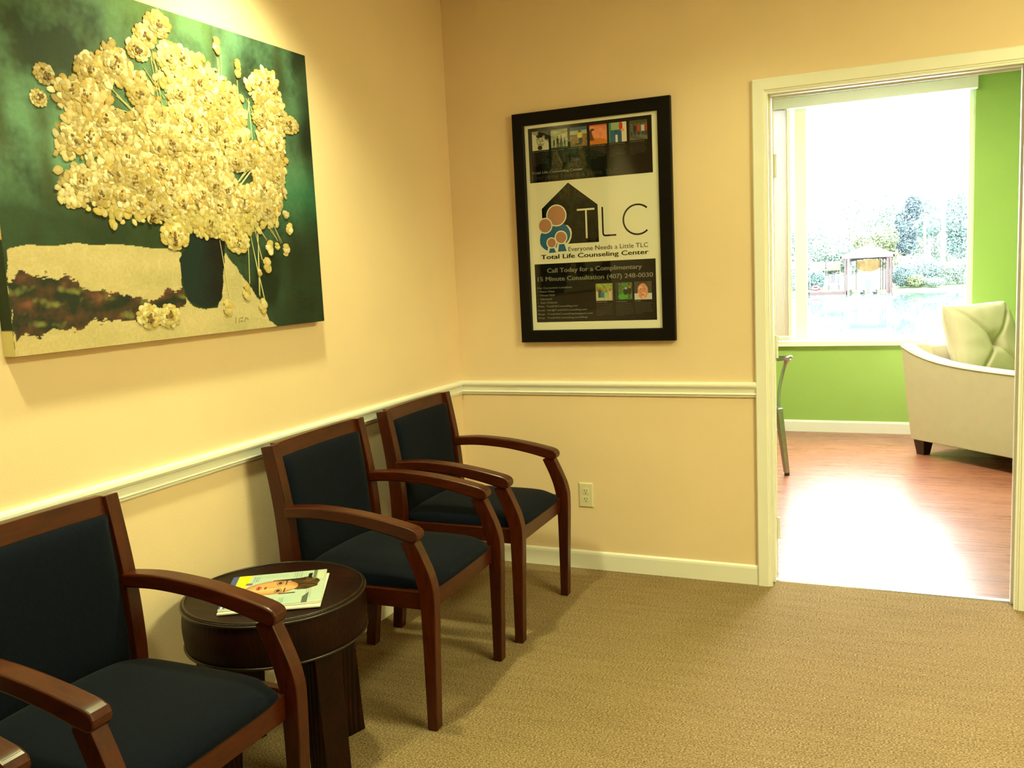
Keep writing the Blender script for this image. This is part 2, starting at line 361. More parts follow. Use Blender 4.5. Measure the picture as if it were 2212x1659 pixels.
# vertical blind
vb = thing('vertical_blind', 'cream vertical blind with its vanes stacked at the left of the office window', 'blind', (0, YF-.045, 0))
b = B(); box(b, .90, 2.423, -.036, .036, 2.536, 2.618); obj('headrail', b, M_['trim'], vb, bevel=.004)
b = B(); box(b, .90, 2.423, .036, .045, 2.575, 2.605); obj('bracket', b, M_['trim'], vb)
for i, x in enumerate([.995+.0135*k for k in range(9)]+[1.118]):
    M = Matrix.Translation((x, 0, 0)) @ Matrix.Rotation(math.radians(84), 4, 'Z')
    b = B(); st = []
    for z in (.775, 2.535):
        pr = [(t*.043, .0035*(1-t*t)) for t in (-1,-.66,-.33,0,.33,.66,1)]
        st.append([M @ Vector((x_, y_, z)) for x_, y_ in pr]+[M @ Vector((x_, y_-.0008, z)) for x_, y_ in pr[::-1]])
    loft(b, [[tuple(p) for p in s] for s in st]); obj('vane', b, M_['vane'], vb)
# ceiling lights (fixtures over the lamps)
def panel_light(loc, sx, sy, label):
    t = thing('ceiling_light', label, 'ceiling light', loc)
    b = B(); 
    for q in ((-sx/2-.03,-sx/2,-sy/2-.03,sy/2+.03),(sx/2,sx/2+.03,-sy/2-.03,sy/2+.03),(-sx/2,sx/2,-sy/2-.03,-sy/2),(-sx/2,sx/2,sy/2,sy/2+.03)): box(b, *q, -.03, 0)
    obj('fixture_frame', b, M_['trim'], t, bevel=.003)
    b = B(); box(b, -sx/2, sx/2, -sy/2, sy/2, -.015, -.001); obj('diffuser', b, M_['diffuser'], t)
panel_light((3.1,-2.0,ZC), .55, 1.1, 'long ceiling light panel near the right wall of the waiting room')
panel_light((1.6,1.9,ZC), 1.1, .55, 'ceiling light panel in the green office')
for x, y, lb in ((1.35, -.62, 'round ceiling can light in front of the back wall, nearest the doorway'), (.40, -1.58, 'round ceiling can light near the painting, the one closer to the back wall'), (.46, -2.85, 'round ceiling can light near the left wall, the one farther from the back wall')):
    t = thing('can_light', lb, 'ceiling light', (x, y, ZC))
    b = B(); n = 32
    loft(b, [[(r*math.cos(2*PI*i/n), r*math.sin(2*PI*i/n), z) for i in range(n)] for r, z in ((.075,-.001),(.095,-.001),(.095,-.008),(.075,-.012),(.075,-.001))], cap=False)
    obj('trim_ring', b, M_['trim'], t)
    b = B(); lathe(b, [(0,-.0015),(.074,-.0015),(.074,-.004),(0,-.004)], 32); obj('lens', b, M_['diffuser'], t)
# outlet
ot = thing('wall_outlet', 'ivory duplex electrical outlet low on the back wall beside the chairs', 'outlet', (.619, 0, .3515))
b = B(); pl = [(-.034,-.0575),(.034,-.0575),(.034,.0575),(-.034,.0575)]
loft(b, [[(x, 0, z) for x, z in pl], [(x, -.0035, z) for x, z in pl], [(x*.87, -.0065, z*.92) for x, z in pl]]); obj('cover_plate', b, M_['cream_plastic'], ot)
for zc in (.0195, -.0195):
    b = B(); pts = []
    for k in range(24):
        a_ = 2*PI*k/24; pts.append((.0172*math.cos(a_), max(-.0135, min(.0135, .0172*math.sin(a_)))+zc))
    prism(b, pts, -.0065, -.0085, 'y'); rc = obj('receptacle', b, M_['cream_plastic'], ot, bevel=.0006)
    for q in ((-.0075,-.0048,-.001,.0075),(.0045,.0068,-.001,.0065)):
        b = B(); box(b, q[0], q[1], -.0089, -.0080, zc+q[2], zc+q[3]); obj('slot', b, M_['black'], rc)
    b = B(); prism(b, [(.0026*math.cos(2*PI*k/12), zc-.0072+.0026*math.sin(2*PI*k/12)) for k in range(12)], -.0089, -.0080, 'y'); obj('ground_hole', b, M_['black'], rc)
b = B(); prism(b, [(.003*math.cos(2*PI*k/12), .003*math.sin(2*PI*k/12)) for k in range(12)], -.0064, -.0075, 'y'); obj('screw', b, M_['cream_plastic'], ot)
# ------------------------------------------------------------------ waiting-room armchair
def side_strip(path, widths):
    """closed x-z outline from a centre path and half-widths measured across it"""
    P = spline([p+(w_,) for p, w_ in zip(path, widths)], 6); L = []; R = []
    for i, (x, z, w_) in enumerate(P):
        a = P[max(i-1,0)]; c = P[min(i+1,len(P)-1)]; d = Vector((c[0]-a[0], c[1]-a[1])).normalized(); n_ = Vector((-d.y, d.x))
        L.append((x+n_.x*w_, z+n_.y*w_)); R.append((x-n_.x*w_, z-n_.y*w_))
    return L+R[::-1]
def superpad(bm, hx, hy, zt, zb, n=18, dome=.02, e=.14, nx=None):
    pass
def pad(bm, fn, nu=22, nv=22, thick=None):
    """closed cushion: top(u,v) and bottom(u,v) give 3-D points, u,v in -1..1"""
    T = [[bm.verts.new(fn(-1+2*i/nu, -1+2*j/nv, 1)) for j in range(nv+1)] for i in range(nu+1)]
    Bt = [[bm.verts.new(fn(-1+2*i/nu, -1+2*j/nv, -1)) for j in range(nv+1)] for i in range(nu+1)]
    for i in range(nu):
        for j in range(nv):
            bm.faces.new((T[i][j], T[i+1][j], T[i+1][j+1], T[i][j+1])); bm.faces.new((Bt[i][j], Bt[i][j+1], Bt[i+1][j+1], Bt[i+1][j]))
    for i in range(nu):
        bm.faces.new((T[i][0], Bt[i][0], Bt[i+1][0], T[i+1][0])); bm.faces.new((T[i][nv], T[i+1][nv], Bt[i+1][nv], Bt[i][nv]))
    for j in range(nv):
        bm.faces.new((T[0][j], T[0][j+1], Bt[0][j+1], Bt[0][j])); bm.faces.new((T[nu][j], Bt[nu][j], Bt[nu][j+1], T[nu][j+1]))
OX = .36                                             # chair origin, distance from the wall
def make_chair(label):
    t = thing('waiting_chair', label, 'chair', group='cherry wood armchairs with navy upholstery')
    sh = lambda pts: [(x-OX, z) for x, z in pts]
    seat = lambda x: x-OX
    for s in (-1, 1):
        y0, y1 = sorted((s*.236, s*.275))
        b = B(); prism(b, sh(side_strip([(.107,0),(.128,.2),(.142,.42),(.141,.55),(.128,.70),(.098,.878)], [.019,.023,.028,.028,.026,.024])), y0, y1)
        obj('rear_post', b, M_['cherry'], t, bevel=.003)
        y0, y1 = sorted((s*.237, s*.276))
        b = B(); prism(b, sh(side_strip([(.637,0),(.642,.2),(.646,.40),(.640,.47),(.618,.535),(.585,.606)], [.0165,.020,.025,.027,.025,.024])), y0, y1)
        obj('front_leg', b, M_['cherry'], t, bevel=.003)
        y0, y1 = sorted((s*.232, s*.281))
        b = B(); A = side_strip([(.150,.662),(.26,.668),(.391,.660),(.50,.643),(.585,.624),(.608,.6175)], [.018,.019,.0195,.021,.0225,.0215])
        h_ = len(A)//2; A = A[:h_]+[(.608+.0215*math.cos(math.radians(q)), .6175+.0215*math.sin(math.radians(q))) for q in (54, 34, 14, -6, -26, -46, -66, -84)]+A[h_:]
        prism(b, sh(A), y0, y1); obj('armrest', b, M_['cherry_x'], t, bevel=.006, seg=3)
        y0, y1 = sorted((s*.243, s*.266))
        b = B(); box(b, seat(.155), seat(.632), y0, y1, .384, .440); obj('side_rail', b, M_['cherry_x'], t, bevel=.002)
    # back rails follow a slight concave curve
    def curved(x0, z0, z1, th, lean):
        b = B(); st = []
        for k in range(13):
            y = -.238+.476*k/12; c = -.012*(1-(y/.238)**2)
            st.append([(seat(x0+c), y, z0), (seat(x0+c+th), y, z0), (seat(x0+c+th-lean), y, z1), (seat(x0+c-lean), y, z1)])
        loft(b, st); return b
    obj('top_rail', curved(.092,.832,.881,.024,.009), M_['cherry_y'], t, bevel=.002)
    obj('lower_back_rail', curved(.118,.455,.50,.022,0), M_['cherry_y'], t, bevel=.002)
    b = B(); box(b, seat(.612), seat(.636), -.240, .240, .370, .432); obj('front_rail', b, M_['cherry_y'], t, bevel=.002)
    b = B(); box(b, seat(.13), seat(.152), -.238, .238, .384, .432); obj('back_rail', b, M_['cherry_y'], t, bevel=.002)
    def fb(u, v, s):                                 # back pad, u across, v up
        e = (1-abs(u)**5)*(1-abs(v)**6); e = max(e, 0)**.45
        z = .637+.196*v; y = .2365*u
        t_ = (z-.47)/.36; x = .150-.012*t_-.020*t_*t_-.012*(1-u*u)
        return (seat(x+(.020*e+.004)) if s > 0 else seat(x-.014), y*(.995), z)
    b = B(); pad(b, fb); obj('backrest', b, M_['navy'], t, smooth=True)
    def fs(u, v, s):                                 # seat, u front-back, v across
        k = max(0, min(1, (abs(u)-.66)/.22)); k = k*k*(3-2*k)
        cr_ = 1-.05*(abs(u)**7)*(abs(v)**7)
        x = .395+.258*u*cr_-(.008*(abs(v)**4) if u > 0 else 0); y = .250*v*(1-.062*k)*cr_
        e = max((1-abs(u)**4.5)*(1-abs(v)**5), 0)**.4
        top = .443+.039*e+.006*(1-v*v)-(.010*max(u,0)**3)
        if s > 0: return (seat(x), y, top)
        return (seat(x*.985+.006), y*.985, .4325+.001*(1-abs(u)))
    b = B(); pad(b, fs, 30, 30); obj('seat', b, M_['navy'], t, smooth=True)
    return t
ch = make_chair('cherry wood armchair with navy seat and back, the one in the corner nearest the outlet')
ch.location = (OX, -.612, 0); ch.rotation_euler = (0,0,math.radians(1.0))
dup(ch, (OX, -1.297, 0), math.radians(1.6), 'cherry wood armchair with navy seat between the round leather table and the corner chair')
dup(ch, (OX+.004, -2.462, 0), 0, 'cherry wood armchair with navy seat on the near side of the round table')
dup(ch, (OX+.01, -3.15, 0), 0, 'nearest armchair, only its polished arm tip showing at the bottom left corner')
# ------------------------------------------------------------------ round leather drum table
TX, TY = .320, -1.850
t = thing('drum_table', 'round dark brown ribbed leather drum side table holding the magazines between two chairs', 'side table', (TX, TY, 0), math.radians(0))
b = B(); lathe(b, [(0,.395),(.240,.395),(.2515,.398)]+[(.2525+.0055*math.sin(PI*k/12), .402+.105*k/12) for k in range(13)]+[(.2505,.512),(0,.512)], 96); obj('drum', b, M_['leather_r'], t, smooth=False)
b = B(); lathe(b, [(0,.511),(.252,.511),(.2555,.514),(.2555,.519),(.2525,.5215),(.247,.5215),(.243,.5205),(0,.5205)], 72); o = obj('tabletop', b, M_['leather'], t)
for r, z in ((.2565,.5135), (.2535,.3975)):
    b = B(); tube(b, [(r*math.cos(2*PI*k/72), r*math.sin(2*PI*k/72), z) for k in range(73)], .0042, 8, False); obj('welt', b, M_['welt'], t, smooth=True)
b = B(); tube(b, [(.2485*math.cos(2*PI*k/72), .2485*math.sin(2*PI*k/72), .5212) for k in range(73)], .003, 8, False); obj('welt', b, M_['welt'], t, smooth=True)
for k in range(4):
    an = math.radians(-18+90*k); Mr = Matrix.Rotation(an, 4, 'Z'); b = B(); st = []
    for z, dr_, h in ((0,.023,.040), (.05,.019,.040), (.25,.006,.042), (.396,0,.043)):
        st.append([tuple(Mr @ Vector((.192+dr_+sx*h, sy*h, z))) for sx, sy in ((-1,-1),(1,-1),(1,1),(-1,1))])
    loft(b, st); obj('leg', b, M_['leather_r'], t, bevel=.003)
# magazines
def magazine(name, label, c, rz, w_, h_, z0, th, fn, parts=True):
    t = thing(name, label, 'magazine', (c[0], c[1], z0), rz, 'magazines on the round table')
    b = B(); box(b, -w_/2, w_/2, -h_/2, h_/2, 0, th); obj('pages', b, solid('magazine_paper', 235,232,220), t, bevel=.0008)
    fr = lambda u, v: ((u-.5)*w_*1.002, (v-.5)*h_*1.002, th+.0005+.0012*math.sin(PI*v)*(u**3))
    paint_grid('cover', w_, h_, 190, 190, fn, M_['print'], t, fr); return t
def L3(c): return lin(*c)[:3]
def mixc(a, b, f): f = max(0, min(1, f)); return tuple(x*(1-f)+y*f for x, y in zip(a, b))
def cover(u, v):
    v = 1-v
    c = L3((205,214,200)); n1 = noise.noise((u*5, v*5, 1))
    c = mixc(c, L3((190,215,205)), .5+n1)
    if abs(v-.10) < .05 and .28 < u < .6: c = mixc(c, L3((170,205,200)), .5)
    if u < .065 and v < .98: c = L3((70,90,160)) if (v < .28 or abs(u-.03) > .012) else L3((215,220,225))
    elif u < .20-.04*(v > .38) and v < .78: c = L3((250,236,20))
    if .17 < u < .24 and .26 < v < .33: c = L3((125,110,140))
    # neck
    if .10 < u < .28 and abs(v-.535) < .10+(.25-u)*.35: c = L3((232,170,110))
    # hair and head
    hx, hy = (u-.78)/.17, (v-.41)/.20
    if hx*hx+hy*hy < 1+.25*noise.noise((u*14, v*14, 3)): c = mixc(L3((36,24,12)), L3((120,86,46)), .45+.9*noise.noise((u*9, v*25, 5)))
    if .45 < u < .80 and .235 < v < .285: c = L3((55,36,20))
    if .55 < u < .72 and .665 < v < .70: c = L3((90,66,36))
    fx, fy = (u-.455)/.275, (v-.47)/(.215-.05*max(0,(.4-u)/.25))
    if fx*fx+fy*fy < 1:
        c = L3((232,172,112)); c = mixc(c, L3((176,108,60)), (fx*fx+fy*fy-.45)*1.5); c = mixc(c, L3((252,216,166)), max(0, .5-abs(v-.52)*6))
        for ev in (.345, .585):
            ex, ey = (u-.535)/.030, (v-ev)/.055; r = ex*ex+ey*ey
            if r < 1: c = L3((205,170,135)) if r > .45 else L3((60,40,25))
            elif r < 1.7: c = mixc(c, L3((90,55,35)), .7)
            if abs(u-.60) < .010 and abs(v-ev) < .07: c = L3((110,70,40))
        if ((u-.325)/.030)**2+((v-.455)/.060)**2 < 1: c = L3((205,100,80)) if abs(u-.325) > .004 else L3((130,50,45))
        if abs(v-.465) < .012 and .40 < u < .56: c = mixc(c, L3((190,130,85)), .6)
        if ((u-.395)/.014)**2+((v-.465)/.045)**2 < 1: c = L3((150,88,58))
    # type: small grey line blocks
    def lines(u0, u1, v0, v1, n, col):
        nonlocal c
        if u0 < u < u1 and v0 < v < v1:
            k = (u-u0)/(u1-u0)*n
            if k % 1 < .55 and noise.noise((int(k)*3.1, v*60, 2)) > -.15: c = mixc(c, L3(col), .75)
    lines(.235,.31,.06,.24,3,(110,150,160)); lines(.66,.755,.03,.20,4,(140,160,140)); lines(.43,.53,.79,.95,4,(130,140,120)); lines(.57,.63,.80,.95,3,(130,150,140)); lines(.83,.89,.62,.88,3,(150,160,150))
    if .815 < u < .855 and .09 < v < .25 and abs(v-.17) < .08*(1-max(0,(.825-u))*30): c = L3((25,30,25))
    if .865 < u < .905 and v < .30: c = L3((120,125,100))
    if .915 < u < .975 and .06 < v < .30: c = L3((238,236,205)) if int(u*190) % 3 else L3((190,190,150))
    if .80 < u < .86 and v > .70 and (u-.80) > (v-.70)*-.2 and (v-.70) > (.86-u)*2.2: c = L3((95,105,100))
    if u > .86 and v > .97: c = L3((225,222,210))
    return tuple(x*.74 for x in c)
magazine('magazine', 'magazine lying under the portrait-cover magazine, only its edge showing', (.350,-1.880), math.radians(30.0), .272, .268, .5232, .0034, lambda u, v: L3((205,205,195)))
magazine('magazine', 'glossy magazine with a yellow-blocked face portrait cover, top one on the round table', (.338,-1.868), math.radians(31.8), .272, .266, .5280, .005, cover)
# ------------------------------------------------------------------ cream armchair in the far room
FA = math.radians(-43.8)
t = thing('cream_armchair', 'cream upholstered armchair with sweeping arms and dark block feet by the green wall', 'armchair', (2.0+.722*.44+.692*.445, 2.885-.692*.44+.722*.445, 0), FA)
HW = .445
def armtop(x):                                       # x local -.52 (back) .. .44 (front)
    s_ = (x+.52)/.96; return .636+.126*math.exp(-s_*4.2)-.004*s_
for s in (-1, 1):
    b = B(); n = 28; st = []
    for i in range(n+1):
        f = i/n; x = -.52+.96*f; xb = max(x, -.44+.0*f) if f > .0 else -.44
        xb = -.44+.88*f; z = armtop(x); yo, yi = s*(HW), s*(HW-.105); yot, yit = s*(HW+.012), s*(HW-.112)
        st.append([(xb, yo, .105), (xb*.5+x*.5, s*(HW+.004), .38), (x, yot, z-.012), (x, s*(HW+.006), z), (x, s*(HW-.05), z+.007), (x, yit+s*.008, z), (x, yit, z-.012), (xb, yi, .105)])
    loft(b, st); obj('arm', b, M_['cream'], t, smooth=False, bevel=.006, seg=3)
    b = B(); P = [(-.52+.96*k/24, s*(HW+.0125), armtop(-.52+.96*k/24)-.012) for k in range(25)]; tube(b, P, .0045, 8); obj('piping', b, M_['cream'], t, smooth=True)
    b = B(); P = [(-.52+.96*k/24, s*(HW-.112), armtop(-.52+.96*k/24)-.010) for k in range(25)]; tube(b, P, .0045, 8); obj('piping', b, M_['cream'], t, smooth=True)
b = B(); prism(b, [(-.44,.105),(-.30,.105),(-.30,.45),(-.375,.745),(-.395,.765),(-.50,.765),(-.519,.750)], -(HW-.106), HW-.106); obj('backrest', b, M_['cream'], t, bevel=.015, seg=4)
b = B(); box(b, -.30, .42, -(HW-.106), HW-.106, .105, .30); obj('seat_base', b, M_['cream'], t, bevel=.012, seg=3)
def sc(u, v, s):
    e = max((1-abs(u)**8)*(1-abs(v)**8), 0)**.35
    return (.075+.365*u*(.97+.03*e), .325*v, .375+s*(.035+.040*e))
b = B(); pad(b, sc); obj('seat_cushion', b, M_['cream'], t, smooth=True)
for sx in (-.385, .375):
    for sy in (-.385, .385):
        b = B(); loft(b, [[(sx+dx*h, sy+dy*h, z) for dx, dy in ((-1,-1),(1,-1),(1,1),(-1,1))] for z, h in ((0,.030),(.107,.046))]); obj('foot', b, M_['darkwood'], t, bevel=.002)
# loose tufted back cushion
pc = thing('back_cushion', 'square cream tufted cushion leaning on the back of the cream armchair', 'cushion', tuple((Matrix.Translation(t.location) @ Matrix.Rotation(FA, 4, 'Z') @ Vector((-.215, -.03, .745)))))
pc.rotation_euler = (0, math.radians(-17), FA+math.radians(2))
def pcf(u, v, s):                                    # u across (y), v up (z); thickness along x
    r = .285; q = max((1-abs(u)**3.0)*(1-abs(v)**3.0), 0)**.42
    corner_ = 1-.07*(1-abs(u))*(abs(v)**4)-.0
    cr = 0
    d = abs(abs(u)-abs(v))/1.414                     # distance to the diagonals
    cr = .022*math.exp(-(d/.045)**2)*(1-.2*(u*u+v*v)) if s > 0 else 0
    tuft = .055*math.exp(-((u*u+v*v)/.03)) if s > 0 else 0
    th = .012+.105*q-cr*min(1, q*1.5)-tuft+(.004*noise.noise((u*4, v*4, s)))
    return (s*th, r*u*(1-.05*(1-abs(v)**2)*0+.02*abs(v)), r*v*(1+.02*abs(u)))
b = B(); pad(b, pcf, 60, 60); obj('cushion_cover', b, M_['cream'], pc, smooth=True)
b = B(); P = []
for k in range(81):
    a_ = k/80*4; i = int(a_) % 4; f = a_-int(a_); c0 = [(-1,-1),(1,-1),(1,1),(-1,1)][i]; c1 = [(1,-1),(1,1),(-1,1),(-1,-1)][i]
    u = c0[0]+(c1[0]-c0[0])*f; v = c0[1]+(c1[1]-c0[1])*f; P.append((0, .285*u*(1+.02*abs(v)), .285*v*(1+.02*abs(u))))
tube(b, P, .005, 6, False); obj('piping', b, M_['cream'], pc, smooth=True)
b = B(); lathe(b, [(0,0),(.014,0),(.014,.004),(.008,.009),(0,.010)], 16); o = obj('button', b, M_['cream'], pc, smooth=True); o.location = (.046,0,0); o.rotation_euler = (0,math.radians(90),0)
# ------------------------------------------------------------------ metal cafe armchair behind the door
MC = math.radians(-45)
t = thing('metal_chair', 'gunmetal grey steel cafe armchair half hidden behind the door frame', 'chair', (.985, 2.05, 0), MC)
for sx in (-1, 1):
    for sy in (-1, 1):
        b = B(); st = []
        for z, r_, h in ((0,.200,.010), (.02,.199,.011), (.022,.199,.014), (.44,.165,.020)):
            st.append([(sx*(r_+dx*h), sy*(r_+dy*h), z) for dx, dy in ((-1,-1),(1,-1),(1,1),(-1,1))])
        loft(b, st); lg = obj('leg', b, M_['steel'], t, bevel=.003)
        b = B(); box(b, sx*.2-.012, sx*.2+.012, sy*.2-.012, sy*.2+.012, 0, .022); obj('rubber_foot', b, M_['black'], lg, bevel=.002)
def ss(u, v, s): 
    c_ = max(abs(u), abs(v))
    return (.18*u*(1-.06*abs(v)**3), .18*v*(1-.06*abs(u)**3), (.452 if s > 0 else .435)-.008*(1-u*u)*(1-v*v))
b = B(); pad(b, ss, 12, 12); obj('seat', b, M_['steel'], t, smooth=False, bevel=.004)
rim = [(.20,.27,.765),(.215,.24,.772),(.18,.235,.768),(.05,.235,.755),(-.10,.23,.765),(-.19,.16,.80),(-.215,.0,.815)]
rim = [(.10,.235,.750),(.17,.238,.758),(.205,.225,.766),(.20,.20,.764)]
full = spline([(.14,.185,.752),(.195,.190,.762),(.212,.212,.768),(.195,.238,.768),(.10,.243,.757),(-.06,.235,.757),(-.17,.185,.79),(-.215,.0,.815),(-.17,-.185,.79),(-.06,-.235,.757),(.10,-.243,.757),(.195,-.238,.768),(.212,-.212,.768),(.195,-.190,.762),(.14,-.185,.752)], 6)
b = B(); tube(b, full, .012, 10); obj('arm_rim', b, M_['steel'], t, smooth=True)
for s in (-1, 1):
    b = B(); P = spline([(.185,s*.225,.760),(.170,s*.218,.72),(.155,s*.205,.65),(.150,s*.185,.55),(.155,s*.175,.445)], 5)
    tube(b, P, [.022,.020,.018,.016,.014]+[.010]*(len(P)-5), 10); obj('arm_support', b, M_['steel'], t, smooth=True)
b = B(); prism(b, [(-.055,.44),(.055,.44),(.085,.80),(-.085,.80)], -.205, -.195, 'x'); obj('back_splat', b, M_['steel'], t, bevel=.002)
# ------------------------------------------------------------------ flower painting (metres on the left wall: y along the wall, z up)
MASS = [(-1.808, 2.079), (-1.71, 2.08), (-1.638, 2.054), (-1.562, 2.02), (-1.499, 1.988), (-1.474, 1.927), (-1.47, 1.856), (-1.422, 1.832), (-1.403, 1.908), (-1.411, 1.987), (-1.444, 2.032), (-1.357, 2.091), (-1.298, 2.057), (-1.276, 1.977), (-1.267, 1.948), (-1.299, 1.89), (-1.302, 1.829), (-1.303, 1.722), (-1.325, 1.644), (-1.373, 1.593), (-1.456, 1.579), (-1.527, 1.548), (-1.623, 1.539), (-1.721, 1.551), (-1.802, 1.57), (-1.878, 1.594), (-1.945, 1.598), (-2.002, 1.589), (-2.047, 1.594), (-2.096, 1.622), (-2.166, 1.62), (-2.198, 1.639), (-2.173, 1.695), (-2.134, 1.71), (-2.092, 1.707), (-2.104, 1.744), (-2.152, 1.734), (-2.183, 1.751), (-2.176, 1.808), (-2.137, 1.849), (-2.175, 1.883), (-2.165, 1.915), (-2.105, 1.934), (-2.103, 1.98), (-2.068, 2.006), (-2.024, 2.006), (-1.982, 2.044), (-1.931, 2.018), (-1.927, 1.952), (-1.897, 1.972), (-1.85, 1.952), (-1.831, 1.898), (-1.803, 1.883), (-1.806, 1.927), (-1.822, 1.97), (-1.805, 2.011), (-1.817, 2.046)]
HOLES = [(-1.961, 1.904, 0.048, 0.037), (-1.825, 1.944, 0.025, 0.018), (-1.437, 1.911, 0.028, 0.018), (-1.503, 1.737, 0.049, 0.032), (-2.074, 1.735, 0.015, 0.012)]
LOOSE = [(-2.2, 1.929, 0.033, 0.027), (-2.224, 1.868, 0.026, 0.022), (-1.811, 2.133, 0.053, 0.039), (-1.862, 2.089, 0.046, 0.034), (-1.892, 2.049, 0.046, 0.034), (-1.247, 1.927, 0.054, 0.033), (-1.818, 1.546, 0.061, 0.044), (-1.555, 1.53, 0.059, 0.039), (-1.944, 1.321, 0.048, 0.036), (-1.872, 1.316, 0.048, 0.035), (-1.903, 1.925, 0.041, 0.03), (-1.972, 2.002, 0.048, 0.037), (-2.066, 1.964, 0.039, 0.031), (-1.345, 2.061, 0.049, 0.031)]
BUDS = [(-1.574, 2.12, 0.025, 0.035), (-1.489, 2.07, 0.024, 0.036), (-1.303, 1.624, 0.025, 0.021), (-1.289, 1.575, 0.025, 0.03), (-1.4, 1.512, 0.027, 0.031), (-1.421, 1.454, 0.028, 0.033), (-1.315, 1.504, 0.025, 0.028), (-1.363, 1.516, 0.017, 0.016), (-1.532, 1.369, 0.027, 0.031), (-1.625, 1.325, 0.027, 0.034), (-1.458, 1.323, 0.027, 0.033), (-1.463, 1.432, 0.016, 0.018)]
CENTERS = [(-1.804, 2.134), (-1.892, 2.049), (-1.986, 1.99), (-2.083, 1.897), (-1.904, 1.925), (-2.031, 1.841), (-2.092, 1.786), (-2.09, 1.798), (-1.974, 1.803), (-1.867, 1.859), (-1.781, 2.042), (-1.752, 1.951), (-1.731, 2.056), (-1.668, 1.995), (-1.644, 1.945), (-1.611, 1.875), (-1.682, 1.859), (-1.572, 1.831), (-1.642, 1.775), (-1.738, 1.746), (-1.8, 1.799), (-1.854, 1.787), (-1.965, 1.751), (-1.949, 1.693), (-2.034, 1.699), (-2.007, 1.703), (-1.901, 1.669), (-1.812, 1.694), (-1.641, 1.699), (-1.694, 1.671), (-1.588, 1.689), (-1.516, 1.664), (-1.625, 1.635), (-1.415, 1.707), (-1.401, 1.633), (-1.668, 1.58), (-1.941, 1.629), (-1.999, 1.645), (-1.904, 1.593), (-1.462, 1.799), (-1.327, 1.857), (-1.335, 1.742), (-1.386, 2.042), (-1.4, 1.93), (-1.53, 1.778), (-1.843, 1.737), (-1.708, 1.802), (-1.825, 1.53), (-1.945, 1.311), (-1.869, 1.316), (-2.12, 1.679), (-2.132, 1.782), (-2.07, 1.647), (-1.715, 1.895), (-1.51, 1.851), (-1.775, 1.637), (-1.867, 1.62), (-2.13, 1.901), (-1.245, 1.928), (-2.193, 1.93), (-1.567, 1.568)]
CLOTH1 = [(-2.354, 1.507), (-2.298, 1.51), (-2.234, 1.513), (-2.179, 1.52), (-2.102, 1.517), (-2.019, 1.519), (-1.956, 1.509), (-1.855, 1.506), (-1.799, 1.496), (-1.808, 1.423), (-1.8, 1.369), (-1.767, 1.337), (-1.721, 1.321), (-1.67, 1.328), (-1.646, 1.362), (-1.623, 1.475), (-1.616, 1.496), (-1.59, 1.475), (-1.553, 1.424), (-1.504, 1.378), (-1.454, 1.323), (-1.436, 1.276), (-1.392, 1.248), (-1.99, 1.244), (-2.364, 1.247), (-2.363, 1.437)]
STREAK = [(-2.362, 1.432), (-2.307, 1.438), (-2.263, 1.44), (-2.211, 1.431), (-2.171, 1.421), (-2.152, 1.406), (-2.081, 1.391), (-1.989, 1.377), (-1.907, 1.373), (-1.797, 1.4), (-1.802, 1.355), (-1.836, 1.303), (-1.882, 1.293), (-1.981, 1.313), (-2.044, 1.317), (-2.136, 1.309), (-2.221, 1.304), (-2.288, 1.298), (-2.363, 1.29)]
VASE = [(-1.742, 1.564), (-1.62, 1.56), (-1.609, 1.539), (-1.618, 1.496), (-1.627, 1.447), (-1.637, 1.397), (-1.651, 1.355), (-1.673, 1.335), (-1.714, 1.327), (-1.752, 1.339), (-1.787, 1.355), (-1.801, 1.396), (-1.807, 1.436), (-1.811, 1.476), (-1.783, 1.503), (-1.757, 1.537)]
STEMS = [[(-1.848, 2.034), (-1.827, 1.893)], [(-1.83, 2.037), (-1.808, 1.985)], [(-1.877, 2.0), (-1.81, 1.927)], [(-1.863, 2.08), (-1.819, 1.989)], [(-1.997, 1.929), (-1.91, 1.869)], [(-1.983, 1.913), (-1.926, 1.873)], [(-1.94, 1.95), (-1.824, 1.95)], [(-1.996, 1.875), (-1.91, 1.869)], [(-1.837, 2.055), (-1.819, 1.9)], [(-1.574, 2.086), (-1.577, 2.031)], [(-1.559, 2.096), (-1.563, 2.029)], [(-1.493, 2.035), (-1.497, 1.953)], [(-1.44, 1.975), (-1.501, 1.838)], [(-1.446, 1.982), (-1.443, 1.859)], [(-1.461, 1.979), (-1.42, 1.92)], [(-1.426, 1.817), (-1.527, 1.714)], [(-1.455, 1.763), (-1.554, 1.676)], [(-1.375, 1.672), (-1.333, 1.636)], [(-1.408, 1.595), (-1.356, 1.535)], [(-1.382, 1.611), (-1.337, 1.527)], [(-1.465, 1.6), (-1.416, 1.534)], [(-1.47, 1.593), (-1.442, 1.474)], [(-1.453, 1.601), (-1.473, 1.354)], [(-1.492, 1.563), (-1.445, 1.338)], [(-1.504, 1.555), (-1.517, 1.398)], [(-1.638, 1.532), (-1.616, 1.353)], [(-1.862, 1.588), (-1.824, 1.585)], [(-1.833, 1.608), (-1.847, 1.569)], [(-1.808, 1.596), (-1.826, 1.569)]]
PY0, PY1, PZ0, PZ1, PX = -2.364, -1.128, 1.250, 2.178, .040
t = thing('flower_painting', 'large unframed canvas painting of cream flowers in a dark vase on green', 'painting', (0, (PY0+PY1)/2, PZ0))
def nz(y, z, s, k=0): return noise.noise((y*s, z*s, k))
